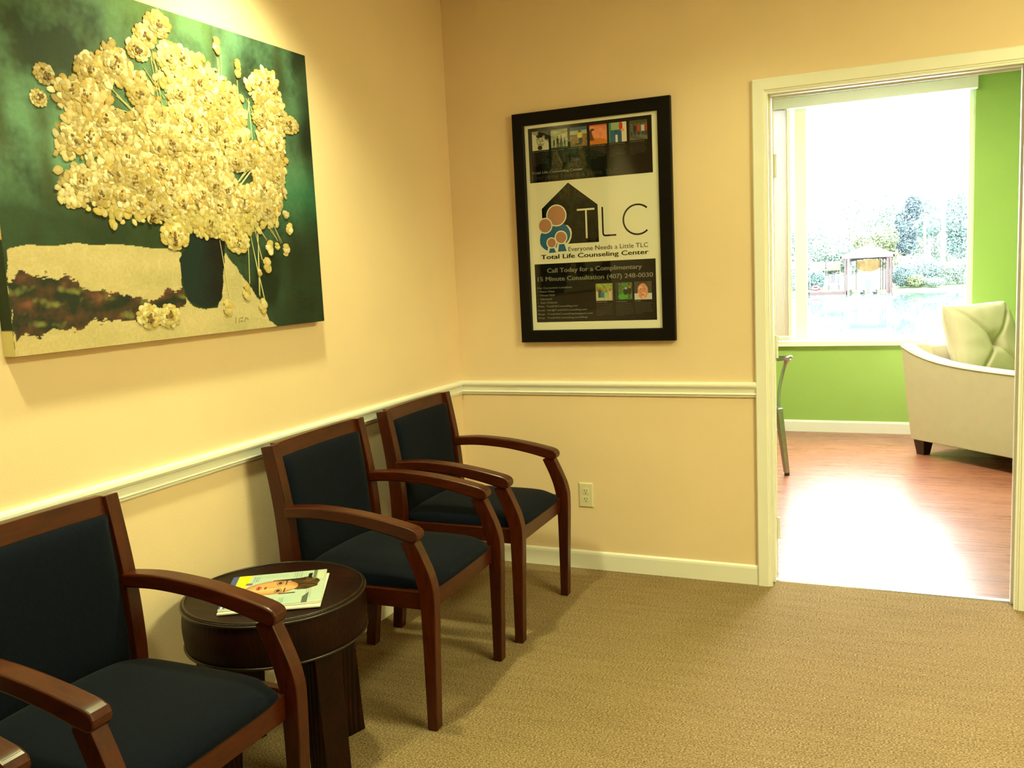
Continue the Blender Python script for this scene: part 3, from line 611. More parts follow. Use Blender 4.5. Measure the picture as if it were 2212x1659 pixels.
def bgcol(y, z):
    a = (y-PY0)/(PY1-PY0); h = (z-PZ0)/(PZ1-PZ0)
    n1 = nz(y, z*.8, 6, 1)+.5*nz(y, z, 14, 2); n2 = nz(y*1.0, z*.45, 16, 3); n3 = nz(y, z, 60, 4)
    st_ = nz(y, z*.18, 34, 5)*.5+nz(y*.25, z, 30, 6)*.35
    g = mixc(L3((42,60,44)), L3((104,146,118)), .60+1.25*n1+.22*n3+.35*st_)
    g = mixc(g, L3((66,74,44)), max(0, .16+1.1*n2+.4*st_))
    if .30 < a < .62: g = mixc(g, L3((95,125,50)), max(0, (h-.85)*3)+max(0, .12-abs(a-.38))*1.5)
    g = mixc(g, L3((6,26,17)), min(.95, max(0, (a-.66)*2.6)*(.9+.9*nz(y, z, 6, 7))))
    if a > .8: g = mixc(g, L3((40,130,100)), max(0, .16-abs(h-.47))*2.6)
    if a < .60: g = mixc(g, L3((30,48,20)), max(0, min(.9, (.50-h)*6+.4*n1 if h < .50 else 0)))
    if a >= .50: g = mixc(g, L3((16,34,16)), max(0, min(1, (.50-h)*4))*(.75+.5*n1)*min(1, (a-.5)*8))
    return g
def canvas_col(u, v):
    y = PY0+u*(PY1-PY0); z = PZ0+v*(PZ1-PZ0)
    w_ = .010; yy = y+w_*nz(y, z, 30, 11)+.003*nz(y, z, 90, 12); zz = z+.008*nz(y, z, 12, 13)+.004*nz(y*.5, z*3, 44, 15)*.5
    c = bgcol(y, z)
    if inside((yy, zz), CLOTH1):
        c = mixc(L3((208,190,150)), L3((186,176,132)), .5+.8*nz(y*.6, z*2, 9, 21)); c = mixc(c, L3((226,212,176)), nz(y, z, 40, 22)*.4)
        c = mixc(c, L3((200,166,112)), max(0, .3-(y+1.9)*.6)*.6)
        yy2 = y+.02*nz(y, z, 22, 31); zz2 = z+.022*nz(y, z, 26, 33)+.010*nz(y, z*4, 60, 34)
        if inside((yy2, zz2), STREAK):
            q = nz(y, z*2.5, 14, 35)+.4*nz(y, z, 50, 36)
            c = mixc(L3((30,40,28)), L3((84,54,40)), .40+1.3*q+.3*nz(y,z,110,37))
            c = mixc(c, L3((120,122,66)), max(0, (nz(y*.8, z*2.2, 17, 38)+.25*nz(y,z,70,39)-.20)*2.4))
            c = mixc(c, L3((130,76,56)), max(0, (q-.36)*2))
    if inside((y+.016*nz(y, z, 40, 71), z+.016*nz(y, z, 40, 72)), MASS) and not any(((y-a_)/(r_*1.05))**2+((z-c_)/(q_*1.05))**2 < 1 for a_, c_, r_, q_ in HOLES):
        c = mixc(L3((110,92,46)), L3((190,164,100)), .5+1.2*nz(y, z, 60, 73))
    yv = y+.004*nz(y, z, 40, 41); zv = z+.004*nz(y, z, 40, 42)
    if inside((yv, zv), VASE):
        a = (y+1.71)/.12; c = mixc(L3((4,6,5)), L3((6,34,36)), max(0, .42-a)*1.6+.5*nz(y, z, 20, 43)); c = mixc(c, L3((30,8,10)), max(0, a-1.0)*1.2+max(0, .35-(z-1.33)*3)*.3)
    k = .95+.12*nz(y, z, 130, 51)
    return tuple(x*k for x in c)
fr = lambda u, v: (PX, (u-.5)*(PY1-PY0), v*(PZ1-PZ0))
b = B(); box(b, .002, PX-.0008, -(PY1-PY0)/2, (PY1-PY0)/2, 0, PZ1-PZ0)
obj('stretcher_back', b, solid('raw_canvas', 205,190,150), t)
paint_grid('canvas', 1, 1, 470, 352, canvas_col, M_['canvas'], t, fr)
# painted wrap-round edges
hw_ = (PY1-PY0)/2
def edge(name, f, fn, nx, ny): paint_grid(name, 1, 1, nx, ny, fn, M_['canvas'], t, f)
def edge_left(u, v):
    if v < .065: return L3((205,190,130))
    if v < .30: return L3((28,44,24))
    if v < .395: return L3((196,160,90))
    return mixc(L3((30,60,40)), L3((60,110,80)), .5+noise.noise((v*9, 3, 1)))
edge('canvas_edge', lambda u, v: (.0015+u*(PX-.0015), -hw_-.0004, v*(PZ1-PZ0)), edge_left, 4, 220)
edge('canvas_edge', lambda u, v: (PX-u*(PX-.0015), hw_+.0004, v*(PZ1-PZ0)), lambda u, v: L3((18,34,24)), 1, 4)
edge('canvas_edge', lambda u, v: (.0015+(PX-.0015)*u, -hw_+2*hw_*v, PZ1-PZ0+.0004), lambda u, v: canvas_col(v, 1), 2, 160)
edge('canvas_edge', lambda u, v: (PX-u*(PX-.0015), -hw_+2*hw_*v, -.0004), lambda u, v: canvas_col(v, 0), 2, 160)
# raised paint: petals, buds, stems, flower centres
rnd = random.Random(5)
PC = (PY0+PY1)/2
def colour_mesh(name, verts, faces, cols, mat):
    me = bpy.data.meshes.new(name); me.from_pydata(verts, [], faces)
    ca = me.color_attributes.new('Col', 'FLOAT_COLOR', 'POINT'); ca.data.foreach_set('color', [x for c in cols for x in tuple(c)[:3]+(1,)])
    return link(name, me, mat, t)
V, Fc, Cc = [], [], []
def petal(y, z, ry, rz_, an, h, col, tip=.5):
    """a daub of thick paint: rounded patch, lifted rim"""
    n = 9; base = len(V); ca, sa = math.cos(an), math.sin(an)
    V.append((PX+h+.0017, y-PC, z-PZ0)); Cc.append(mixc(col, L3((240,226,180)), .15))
    for k in range(n):
        th = 2*PI*k/n; rr = 1+.12*rnd.uniform(-1, 1); a_ = math.cos(th)*ry*rr; b_ = math.sin(th)*rz_*rr
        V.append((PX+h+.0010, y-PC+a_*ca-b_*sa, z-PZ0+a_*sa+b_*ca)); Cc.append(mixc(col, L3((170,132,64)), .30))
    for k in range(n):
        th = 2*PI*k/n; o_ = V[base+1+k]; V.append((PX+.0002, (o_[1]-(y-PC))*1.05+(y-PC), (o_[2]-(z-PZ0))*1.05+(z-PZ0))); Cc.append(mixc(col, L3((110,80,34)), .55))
    for k in range(n):
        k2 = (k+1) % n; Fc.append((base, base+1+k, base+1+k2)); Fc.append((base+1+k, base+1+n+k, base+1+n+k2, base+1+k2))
CR = [L3((202,186,142)), L3((196,166,96)), L3((214,200,168)), L3((182,152,88)), L3((160,142,96)), L3((228,220,196)), L3((206,190,146))]
def pcol(y, z):
    c = rnd.choice(CR); n_ = nz(y, z, 11, 61)
    if n_ < -.15 or rnd.random() < .16: c = mixc(c, L3((128,112,56)), .5)
    if z < 1.62: c = mixc(c, L3((198,186,100)), .28)
    return c
def flower(y, z, ry, rz_, h0=0):
    for ring, (f, m, s) in enumerate(((.82, 14, .27), (.58, 12, .27), (.36, 8, .24), (.16, 4, .20))):
        for k in range(m):
            th = 2*PI*(k+rnd.random()*.6)/m; 
            petal(y+f*ry*math.cos(th), z+f*rz_*math.sin(th), s*ry*rnd.uniform(.75, 1.1), s*rz_*rnd.uniform(.8, 1.15), th+rnd.uniform(-.4, .4) if abs(ry-rz_) < .004 else rnd.uniform(-.3, .3), h0+.0010*ring+rnd.uniform(0, .0012), pcol(y, z))
# filling of the bouquet
ys = [p[0] for p in MASS]; zs = [p[1] for p in MASS]; k = 0
def in_hole(y, z, g=1): return any(((y-a)/(r*g))**2+((z-c)/(q*g))**2 < 1 for a, c, r, q in HOLES)
while k < 5200:
    y, z = rnd.uniform(min(ys), max(ys)), rnd.uniform(min(zs), max(zs))
    jy, jz = y+rnd.gauss(0, .012), z+rnd.gauss(0, .012)
    if inside((jy, jz), MASS) and not in_hole(y, z):
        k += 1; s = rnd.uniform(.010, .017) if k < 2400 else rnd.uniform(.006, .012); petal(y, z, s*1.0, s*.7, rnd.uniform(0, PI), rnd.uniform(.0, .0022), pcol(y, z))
for y, z in CENTERS:
    if inside((y, z), MASS): flower(y, z, rnd.uniform(.036, .048), rnd.uniform(.030, .038), .0012)
for y, z, ry, rz_ in LOOSE: flower(y, z, ry*.92, rz_*.95, .0005)
for y, z, r, h in BUDS:
    for k in range(9):
        f = rnd.uniform(-.7, .7); petal(y+rnd.uniform(-.4, .4)*r*(1-abs(f)), z+f*h*.72, r*.50, h*.36, 0, .0005+.0003*k, pcol(y, z))
NP = len(Cc)
for y, z in CENTERS+[(a, c) for a, c, r, q in LOOSE]:
    for k in range(rnd.randint(4, 8)):
        petal(y+rnd.gauss(0, .0055), z+rnd.gauss(0, .0055), rnd.uniform(.0024, .0052), rnd.uniform(.0020, .0046), rnd.uniform(0, 3), .0055, rnd.choice([L3((48,28,8)), L3((84,48,12)), L3((62,36,10)), L3((110,66,20))]))
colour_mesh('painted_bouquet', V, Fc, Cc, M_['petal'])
b = B()
for (a, c) in STEMS:
    for k in range(2):
        j = lambda: rnd.uniform(-.004, .004)
        p0 = Vector((PX+.0006, a[0]-PC+j(), a[1]-PZ0+j())); p1 = Vector((PX+.0006, c[0]-PC+j(), c[1]-PZ0+j())); mid = (p0+p1)/2+Vector((0, j(), j()))
        tube(b, [p0, mid, p1], [.0009, .0013, .0009], 5)
obj('painted_stems', b, solid('pale_stem_paint', 214,206,150), t)
# small illegible signature strokes
b = B()
for y, z, dy, dz in ((-1.595,1.272,.003,.022),(-1.580,1.274,.004,.016),(-1.572,1.290,.012,.001),(-1.572,1.280,.010,.001),(-1.556,1.276,.008,.014),(-1.545,1.290,.010,-.006)):
    tube(b, [(PX+.0004, y-PC, z-PZ0), (PX+.0004, y-PC+dy, z-PZ0+dz)], .0008, 5)
obj('signature', b, solid('brown_signature_paint', 120,84,50), t)
# ------------------------------------------------------------------ framed poster on the back wall (x along the wall, z up)
t = thing('framed_poster', 'black framed counseling center poster with a house logo hanging on the back wall', 'poster', (.702, 0, 1.066))
QX, QZ = .702, 1.066
def frame4(bm, x0, x1, z0, z1, prof):
    rings = [[(x0+u, -v, z0+u) for u, v in prof], [(x0+u, -v, z1-u) for u, v in prof], [(x1-u, -v, z1-u) for u, v in prof], [(x1-u, -v, z0+u) for u, v in prof]]
    R = [[bm.verts.new(p) for p in r] for r in rings]; n = len(prof)
    for a in range(4):
        for i in range(n): bm.faces.new((R[a][i], R[a][(i+1)%n], R[(a+1)%4][(i+1)%n], R[(a+1)%4][i]))
b = B(); frame4(b, .341-QX, 1.063-QX, 0, 2.093-QZ, [(0,.002),(0,.026),(.003,.030),(.050,.030),(.0545,.027),(.0555,.014),(.0555,.002)]); obj('frame', b, M_['frame'], t)
b = B(); box(b, .36-QX, 1.045-QX, -.012, -.004, .02, 1.01); obj('backing_board', b, M_['black'], t)
b = B(); box(b, .390-QX, 1.004-QX, -.0150, -.0125, 1.118-QZ, 2.045-QZ); obj('poster_sheet', b, solid('poster_paper', 232,230,214, .5), t)
b = B(); box(b, .394-QX, 1.000-QX, -.0225, -.0205, 1.122-QZ, 2.041-QZ); obj('glass_pane', b, M_['glass'], t)
sheetY = -.0152
def flat(name, polys, col, layer=1, nm=None):
    b = B()
    for pl in polys:
        vs = [b.verts.new((x-QX, sheetY-.00012*layer, z-QZ)) for x, z in pl]; b.faces.new(vs)
    o = obj(name, b, col, t, recalc=False); return o
ink = solid('black_ink', 12,11,8, .5, spec=.08); gry = solid('grey_ink', 132,130,120, .5, spec=.08); dgr = solid('dark_grey_ink', 62,58,50, .5, spec=.08); spr = solid('small_print_ink', 88,85,76, .5, spec=.08); wht = solid('white_ink', 226,224,206, .5)
tan = solid('tan_ink', 178,128,100, .5); blu = solid('blue_ink', 0,96,150, .5); paper = solid('poster_paper', 232,230,214, .5)
rect = lambda x0, z0, x1, z1: [(x0,z0),(x1,z0),(x1,z1),(x0,z1)]
circ = lambda x, z, r, n=40: [(x+r*math.cos(2*PI*k/n), z+r*math.sin(2*PI*k/n)) for k in range(n)]
flat('printed_panel', [rect(.413,1.785,.980,2.024)], ink); flat('printed_panel', [rect(.417,1.157,.981,1.4215)], ink)
flat('logo_house', [[(.464,1.668),(.594,1.774),(.728,1.669),(.729,1.506),(.464,1.506)]], ink)
# white keyline around the family figures, then the figures
body = spline([(.535,1.592),(.562,1.596),(.583,1.581),(.596,1.554),(.591,1.529),(.574,1.509),(.560,1.500),(.530,1.492),(.500,1.484),(.488,1.480),(.474,1.485),(.458,1.499),(.450,1.514),(.450,1.537),(.457,1.559),(.480,1.575),(.507,1.588)], 4)
cx, cz = .522, 1.538
flat('logo_keyline', [[(.440,1.470),(.440,1.56),(.470,1.592),(.48,1.60),(.50,1.60),(.585,1.588),(.600,1.571),(.6035,1.553),(.600,1.531),(.590,1.512),(.581,1.505),(.60,1.475),(.60,1.470)]], paper, 2)
flat('logo_figure', [body], blu, 3)
flat('logo_keyline', [circ(.533,1.634,.0485)], paper, 4); flat('logo_head', [circ(.533,1.634,.043)], tan, 5)
flat('logo_keyline', [circ(.477,1.592,.0355)], paper, 6); flat('logo_head', [circ(.477,1.592,.030)], tan, 7)
flat('logo_keyline', [[(.534,1.515),(.572,1.513),(.584,1.474),(.584,1.466),(.522,1.466)]], paper, 4)
flat('logo_keyline', [[(.488,1.500),(.522,1.500),(.533,1.472),(.533,1.464),(.481,1.464)]], paper, 5)
flat('logo_figure', [[(.541,1.507),(.566,1.506),(.576,1.474),(.534,1.473)]], blu, 6)
flat('logo_figure', [[(.496,1.491),(.515,1.491),(.525,1.4705),(.490,1.4695)]], blu, 6)
flat('logo_keyline', [circ(.551,1.536,.0305)], paper, 7); flat('logo_head', [circ(.551,1.536,.025)], tan, 8)
flat('logo_keyline', [circ(.505,1.514,.0250)], paper, 9); flat('logo_head', [circ(.505,1.514,.020)], tan, 10)
# TLC
def stroke(pts, w_):
    L, R = [], []
    for i, p in enumerate(pts):
        a = pts[max(i-1,0)]; c = pts[min(i+1,len(pts)-1)]; d = Vector((c[0]-a[0], c[1]-a[1])).normalized(); L.append((p[0]-d.y*w_/2, p[1]+d.x*w_/2)); R.append((p[0]+d.y*w_/2, p[1]-d.x*w_/2))
    return [[L[i], L[i+1], R[i+1], R[i]] for i in range(len(pts)-1)]
flat('logo_letter', [rect(.631,1.6475,.713,1.6555), rect(.669,1.5255,.677,1.6475)], wht, 3)
arc = [(.760+.011*math.cos(PI+PI/2*k/6), 1.543+.011*math.sin(PI+PI/2*k/6)) for k in range(7)]
flat('logo_letter', stroke([(.749,1.656)]+arc+[(.809,1.532)], .007), ink, 3)
flat('logo_letter', stroke([(.9065+.0635*math.cos(math.radians(a_)), 1.5925+.0635*math.sin(math.radians(a_))) for a_ in range(48, 313, 6)], .0075), ink, 3)
place = lambda x, z, l=4: Matrix(((1,0,0,x-QX),(0,0,-1,sheetY-.00012*l),(0,1,0,z-QZ),(0,0,0,1)))
T = lambda s, x, z, w_, h, m, bold=0: text('lettering', s, x, z, w_, h, m, t, place, bold)
T('Everyone Needs a Little TLC', .584, 1.4725, .366, .0205, dgr)
T('Total Life Counseling Center', .452, 1.4425, .499, .0205, ink, .0009)
T('Call Today for a Complimentary', .478, 1.381, .441, .0205, gry, .0007)
T('15 Minute Consultation (407) 248-0030', .430, 1.3435, .538, .0205, gry, .0007)
T('Total Life Counseling Center', .424, 1.823, .241, .0105, gry, .0007)
T('Everyone Needs a Little TLC', .424, 1.798, .402, .020, dgr)
for s_, z, w_ in (('Our Convenient Locations:', 1.309, .170), ('•  Metro West', 1.2925, .084), ('•  Winter Park', 1.2755, .086), ('•  Clermont', 1.2585, .071), ('•  East Orlando', 1.242, .096), ('Web:  TotalLifeCounseling.com', 1.225, .193), ('Email:  info@TotalLifeCounseling.com', 1.2075, .236), ('Blogs:  TotalLifeCounseling.blogspot.com', 1.190, .263), ('Shop:  TotalLifeCounseling.com/Shop', 1.173, .238)):
    T(s_, .425, z, w_, .0085, gry, .0002)
PXS = (.432, .522, .612, .703, .791, .882)
for x, s_, w_ in zip(PXS, ('Marriage & Pre-Marital', 'Family Counseling', 'Anxiety, Depression', 'Women’s Life Issues', 'ADHD & Adolescent', 'Leadership Retreat'), (.074, .060, .060, .072, .070, .066)): T(s_, x, 1.918, w_, .005, gry, .0001)
for x, s_, w_ in ((.706, 'Women’s Issues', .050), (.798, 'Trauma Retreat', .050), (.884, 'Jim West', .026)): T(s_, x, 1.2385, w_, .005, gry, .0001)
def para(x, z, n, w_):
    r_ = random.Random(int(x*1000)); P = []
    for k in range(n):
        q = x; e = x+w_*(r_.uniform(.82, 1) if k < n-1 else r_.uniform(.2, .6))
        while q < e:
            l = r_.uniform(.004, .013); P.append(rect(q, z-k*.0071, min(q+l, e), z-k*.0071+.0016)); q += l+.0022
    flat('small_print', P, spr, 3)
for x, n in zip(PXS, (8, 8, 7, 7, 7, 7)): para(x, 1.910, n, .078)
for x, n in ((.706, 8), (.798, 8), (.884, 7)): para(x, 1.230, n, .080)
# nine small printed photographs
def el(u, v, cx, cy, rx, ry): return ((u-cx)/rx)**2+((v-cy)/ry)**2 < 1
def ph1(u, v):
    c = L3((214,214,200)) if v < .75-.5*(u-.3) else L3((150,150,140))
    if el(u,v,.52,.52,.26,.34): c = L3((150,150,138)) if noise.noise((u*9,v*9,1)) < .12 else L3((205,205,190))
    if el(u,v,.66,.92,.30,.16) or el(u,v,.46,.74,.20,.10): c = L3((30,30,26))
    if el(u,v,.46,.13,.14,.12): c = L3((40,40,34))
    if u > .78 and v > .55: c = L3((24,24,20))
    return c
def ph2(u, v):
    c = mixc(L3((190,192,160)), L3((120,130,110)), .4+noise.noise((u*2,v*10,2))+(v-.5)*.5)
    for x, h, w_ in ((.18,.42,.06),(.40,.60,.08),(.62,.62,.08),(.82,.48,.06)):
        if el(u,v,x,h,.035,.05) or (abs(u-x) < w_*.9-.02*(v > h*.5) and v < h-.05 and (abs(u-x) > .012 or v > h*.45)): c = L3((24,28,20))
    if v < .06: c = L3((60,62,50))
    return c
def ph3(u, v):
    c = L3((60,100,130)) if v > .82 else (L3((175,185,160)) if v > .62 else mixc(L3((150,125,80)), L3((110,85,52)), noise.noise((u*8,v*8,3))+.5))
    if el(u,v,.58,.76,.10,.09): c = L3((120,90,50))
    if el(u,v,.58,.54,.14,.18): c = L3((215,205,110))
    if (abs(u-.62) < .10 and v < .42 and v > .12) : c = L3((40,60,90))
    if (u > .30 and u < .62 and v < .18 and v > .06): c = L3((45,30,18))
    return c
def ph4(u, v):
    c = mixc(L3((226,130,96)), L3((240,160,120)), .5+noise.noise((u*4,v*4,4)))
    if v < .32-.25*(u-.3)**2+.1*noise.noise((u*6,1,1)) : c = L3((205,120,40))
    if u < .12+.3*max(0,.62-v)*1.2 and v < .75 and v > .2: c = L3((90,50,30))
    if el(u,v,.16,.76,.13,.05): c = L3((70,36,24))
    if v > .93: c = L3((200,100,70))
    return c
def ph5(u, v):
    c = L3((226,214,196))
    if u < .62 and v > .60: c = L3((150,178,130))
    if u < .13: c = L3((60,130,120))
    if .08 < u < .72 and v < .62 and not (abs(u-.42) < .06 and v < .38): c = L3((36,92,140)) if abs(u-.40) > .03 or v < .5 else L3((24,60,100))
    if el(u,v,.68,.80,.10,.22): c = L3((196,40,36))
    if el(u,v,.76,.60,.10,.06): c = L3((226,150,110))
    return c
def ph6(u, v):
    c = L3((60,74,48)) if v > .78 else mixc(L3((40,40,34)), L3((110,112,96)), .5+noise.noise((u*20,v*20,5)))
    if v < .28: c = L3((120,122,104)) if int((u+v)*22) % 2 else L3((52,52,44))
    for x, col in ((.12,(90,90,80)),(.32,(30,30,34)),(.52,(170,50,36)),(.76,(180,195,200)),(.93,(160,50,40))):
        if abs(u-x) < .09 and .42 < v < .74: c = L3(col)
        if abs(u-x) < .05 and .24 < v <= .42: c = L3((44,50,66))
        if el(u,v,x,.79,.05,.06): c = L3((120,84,60))
    return c
def ph7(u, v):
    c = mixc(L3((110,130,50)), L3((170,180,90)), .5+noise.noise((u*9,v*9,6))) if v > .5 else L3((150,150,110))
    for x, h, col in ((.12,.62,(200,190,160)),(.24,.70,(60,70,60)),(.38,.58,(30,120,150)),(.62,.55,(150,190,150)),(.84,.62,(214,180,150))):
        if abs(u-x) < .10 and v < h-.08: c = L3(col) if v > .18 else L3((190,180,150))
        if el(u,v,x,h,.06,.08): c = L3((150,110,80))
    return c
def ph8(u, v):
    c = mixc(L3((40,70,34)), L3((100,140,70)), .5+noise.noise((u*8,v*12,7)))
    if u < .18: c = L3((34,44,26))
    if el(u,v,.45,.18,.30,.16): c = L3((70,160,50))
    if el(u,v,.60,.45,.14,.18) or el(u,v,.84,.5,.12,.2): c = L3((30,34,28))
    if el(u,v,.62,.66,.06,.06): c = L3((190,190,180))
    if el(u,v,.86,.72,.06,.07): c = L3((200,110,60))
    return c
def ph9(u, v):
    c = L3((70,62,58))
    if v < .34 and (u < .28 or u > .70 or v < .12): c = L3((200,200,200))
    if el(u,v,.48,.86,.30,.13): c = L3((60,44,34))
    if el(u,v,.48,.46,.30,.44): c = L3((206,140,110)) if noise.noise((u*5,v*5,8)) < .2 else L3((226,170,140))
    if el(u,v,.36,.58,.06,.025) or el(u,v,.60,.58,.06,.025) or el(u,v,.48,.26,.10,.022): c = L3((120,70,54))
    return c
spots = [(x, z, .0785, .083, f) for x, z, f in zip(PXS, (1.9255,)*6, (ph1,ph2,ph3,ph4,ph5,ph6))]+[(.706,1.247,.078,.076,ph7),(.797,1.249,.076,.075,ph8),(.883,1.247,.078,.078,ph9)]
for x, z, w_, h, f in spots:
    paint_grid('printed_photo', w_, h, 34, 36, f, M_['print'], t, (lambda x, z, w_, h: lambda u, v: (x+u*w_-QX, sheetY-.0006, z+v*h-QZ))(x, z, w_, h))
# ------------------------------------------------------------------ the lake and the far shore, 90 m away
WZ = -2.2
b = B(); box(b, -150, 150, 12, 92, WZ-1, WZ); props(obj('lake_water', b, M_['water']), 'still lake reflecting the far shore outside the office window', 'water', None, 'stuff')
gm = plain('pale_sunlit_grass', (.11,.155,.075,1), .9, .1, noise_amt=.35, scale=1.2, bump=.3, bscale=6)
b = B(); n = 40; st = []
for i in range(n+1):
    x = -70+140*i/n; e = .25*noise.noise((x*.2, 0, 0))
    st.append([(x, 86.3+e*3+(0 if x > 0 else 1.5), WZ-.6), (x, 87+e*3+(0 if x > 0 else 1.5), WZ+.12), (x, 92, WZ+.55+e), (x, 104, WZ+1.0+e), (x, 180, WZ+2.0), (x, 180, WZ-.6)])
loft(b, st); props(obj('shore_bank', b, gm, smooth=True), 'grassy far bank of the lake under the trees', 'ground', None, 'structure')
b = B(); box(b, -80, 80, 6, 12.1, WZ-1, WZ+.4); props(obj('near_bank', b, gm), 'grass bank below the office window on the near side of the lake', 'ground', None, 'structure')
def leafmat(name, c): return plain(name, c+(1,), .8, .15, noise_amt=.45, scale=.9)
LM = [leafmat('pale_green_foliage', (0.092, 0.133, 0.104)), leafmat('teal_foliage', (0.075, 0.124, 0.114)), leafmat('blue_grey_foliage', (0.057, 0.087, 0.095)), leafmat('olive_foliage', (0.088, 0.114, 0.057))]
bark = plain('pale_bark', (.20,.18,.19,1), .9, noise_amt=.2, scale=3)
def tree(name, label, cat, x, y, h, blobs, leaf, mat, trunk=.22, nleaf=1500, group=None, seed=0, z0=WZ+.5):
    r_ = random.Random(seed*17+3); t = thing(name, label, cat, (x, y, z0), 0, group)
    if trunk:
        b = B(); tube(b, [(0,0,-.3),(.1,0,h*.35),(-.05,.1,h*.85)], [trunk, trunk*.75, trunk*.35], 8)
        for k in range(4):
            a_ = r_.uniform(0, 6.28); zz = h*(.35+.12*k); tube(b, [(0,0,zz),(math.cos(a_)*h*.12, math.sin(a_)*h*.12, zz+h*.10),(math.cos(a_)*h*.22, math.sin(a_)*h*.2, zz+h*.24)], [trunk*.5, trunk*.3, trunk*.12], 6)
        obj('trunk', b, bark, t)
    V, F = [], []; tot = sum(q[3]*q[4] for q in blobs)
    for bx, by, bz, rx, rz_ in blobs:
        for k in range(int(2.1*nleaf*rx*rz_/tot)):
            d = Vector((r_.gauss(0,1), r_.gauss(0,1), r_.gauss(0,1))).normalized()*(r_.random()**.28)
            p = Vector((bx+d.x*rx, by+d.y*rx*.8, bz+d.z*rz_)); a = Vector((r_.gauss(0,1), r_.gauss(0,1), r_.gauss(0,1))).normalized(); c = a.orthogonal().normalized(); s = leaf*.62*r_.uniform(.6, 1.3)
            i = len(V); V += [tuple(p+a*s), tuple(p+c*s*.55), tuple(p-a*s), tuple(p-c*s*.55)]; F.append((i, i+1, i+2, i+3))
    me = bpy.data.meshes.new('foliage'); me.from_pydata(V, [], F); link('foliage', me, mat, t); return t
G = 'trees along the far lake shore'
tree('shore_tree', 'tall airy tree at the left of the window view', 'tree', -7.9, 95, 9, [(0,0,6,3.2,2.8),(1.8,0,4.0,2.4,2.0),(-2,0,4.2,2.4,2.2)], .22, LM[0], seed=1, nleaf=2600, group=G)
tree('shore_tree', 'broad weeping tree behind the dock, left of the boathouse', 'tree', -5.0, 91.6, 5.5, [(0,0,3.2,2.2,1.9),(-1.3,0,2.2,1.5,1.5),(1.4,0,2.4,1.5,1.4)], .20, LM[0], seed=2, nleaf=3200, group=G)
tree('shore_tree', 'leafy tree rising right behind the boathouse roof', 'tree', -1.7, 96, 6.3, [(0,0,3.6,2.0,1.5),(1.5,0,4.6,1.3,1.3),(-1.4,0,4.4,1.3,1.2),(1.5,0,2.6,1.6,1.2)], .20, LM[3], seed=3, nleaf=2600, group=G)
tree('shore_tree', 'darker blue-grey tree right of the boathouse, middle of the view', 'tree', 1.7, 98, 9, [(0,0,5.6,1.2,2.3),(-.6,0,3.8,1.7,1.1),(.7,0,7.6,.9,1.3)], .22, LM[2], seed=4, nleaf=2600, group=G)
tree('shore_tree', 'pale thin-crowned tree behind the darker one', 'tree', 3.9, 103, 10, [(0,0,6.6,1.7,2.2),(-1.2,0,8.2,1.2,1.2)], .22, LM[1], seed=5, nleaf=1300, group=G)
tree('shore_tree', 'tree at the right edge of the window view', 'tree', 6.4, 94, 9, [(0,0,6.0,1.7,2.6),(.6,0,3.6,1.8,1.6)], .22, LM[1], seed=6, nleaf=2400, group=G)
tree('shore_tree', 'faint tall tree far behind the boathouse', 'tree', -2.3, 114, 12, [(0,0,8,3.5,2.6),(3.2,0,7,2.4,2.0)], .28, LM[0], seed=7, nleaf=1500, group=G)
tree('shore_tree', 'tree beyond the left edge of the window view', 'tree', -13.5, 96, 11, [(0,0,6.5,3.6,3.5)], .28, LM[0], seed=8, nleaf=2200, group=G)
tree('shore_tree', 'tree beyond the right edge of the window view', 'tree', 12, 97, 12, [(0,0,7,3.6,3.6)], .28, LM[3], seed=9, nleaf=2200, group=G)
tree('shore_tree', 'wide pale tree far back between the two palms', 'tree', 4.6, 109, 8, [(0,0,4.2,3.6,2.6),(-2.4,0,5.4,2.0,1.6)], .26, LM[0], seed=12, nleaf=2600, group=G)
GS = 'shrubs on the far bank'
for i, (x, y, r, h, m, lb) in enumerate(((1.5,89.3,1.15,1.1,1,'round teal shrub just right of the boathouse'),(3.2,90.2,1.5,1.5,1,'large teal shrub in the middle of the right bank'),(4.9,90.6,1.3,1.05,0,'pale shrub on the right bank, half way to the window edge'),(6.8,91,1.5,1.2,0,'pale shrub at the right end of the bank'),(2.6,88.7,.9,.55,3,'low olive shrub near the water, right of the boathouse'),(4.2,88.4,.9,.4,0,'low pale shrub near the water on the right bank'),(-6.6,89.5,1.2,1.0,1,'shrub behind the dock at the left'),(-8.8,90,1.6,1.4,0,'shrub beyond the left end of the dock'),(9.5,90,1.8,1.6,3,'shrub beyond the right edge of the window view'))):
    tree('shore_shrub', lb, 'shrub', x, y, h, [(0,0,h,r,h)], .15, LM[m], trunk=0, seed=20+i, nleaf=1300, group=GS, z0=WZ+.35)
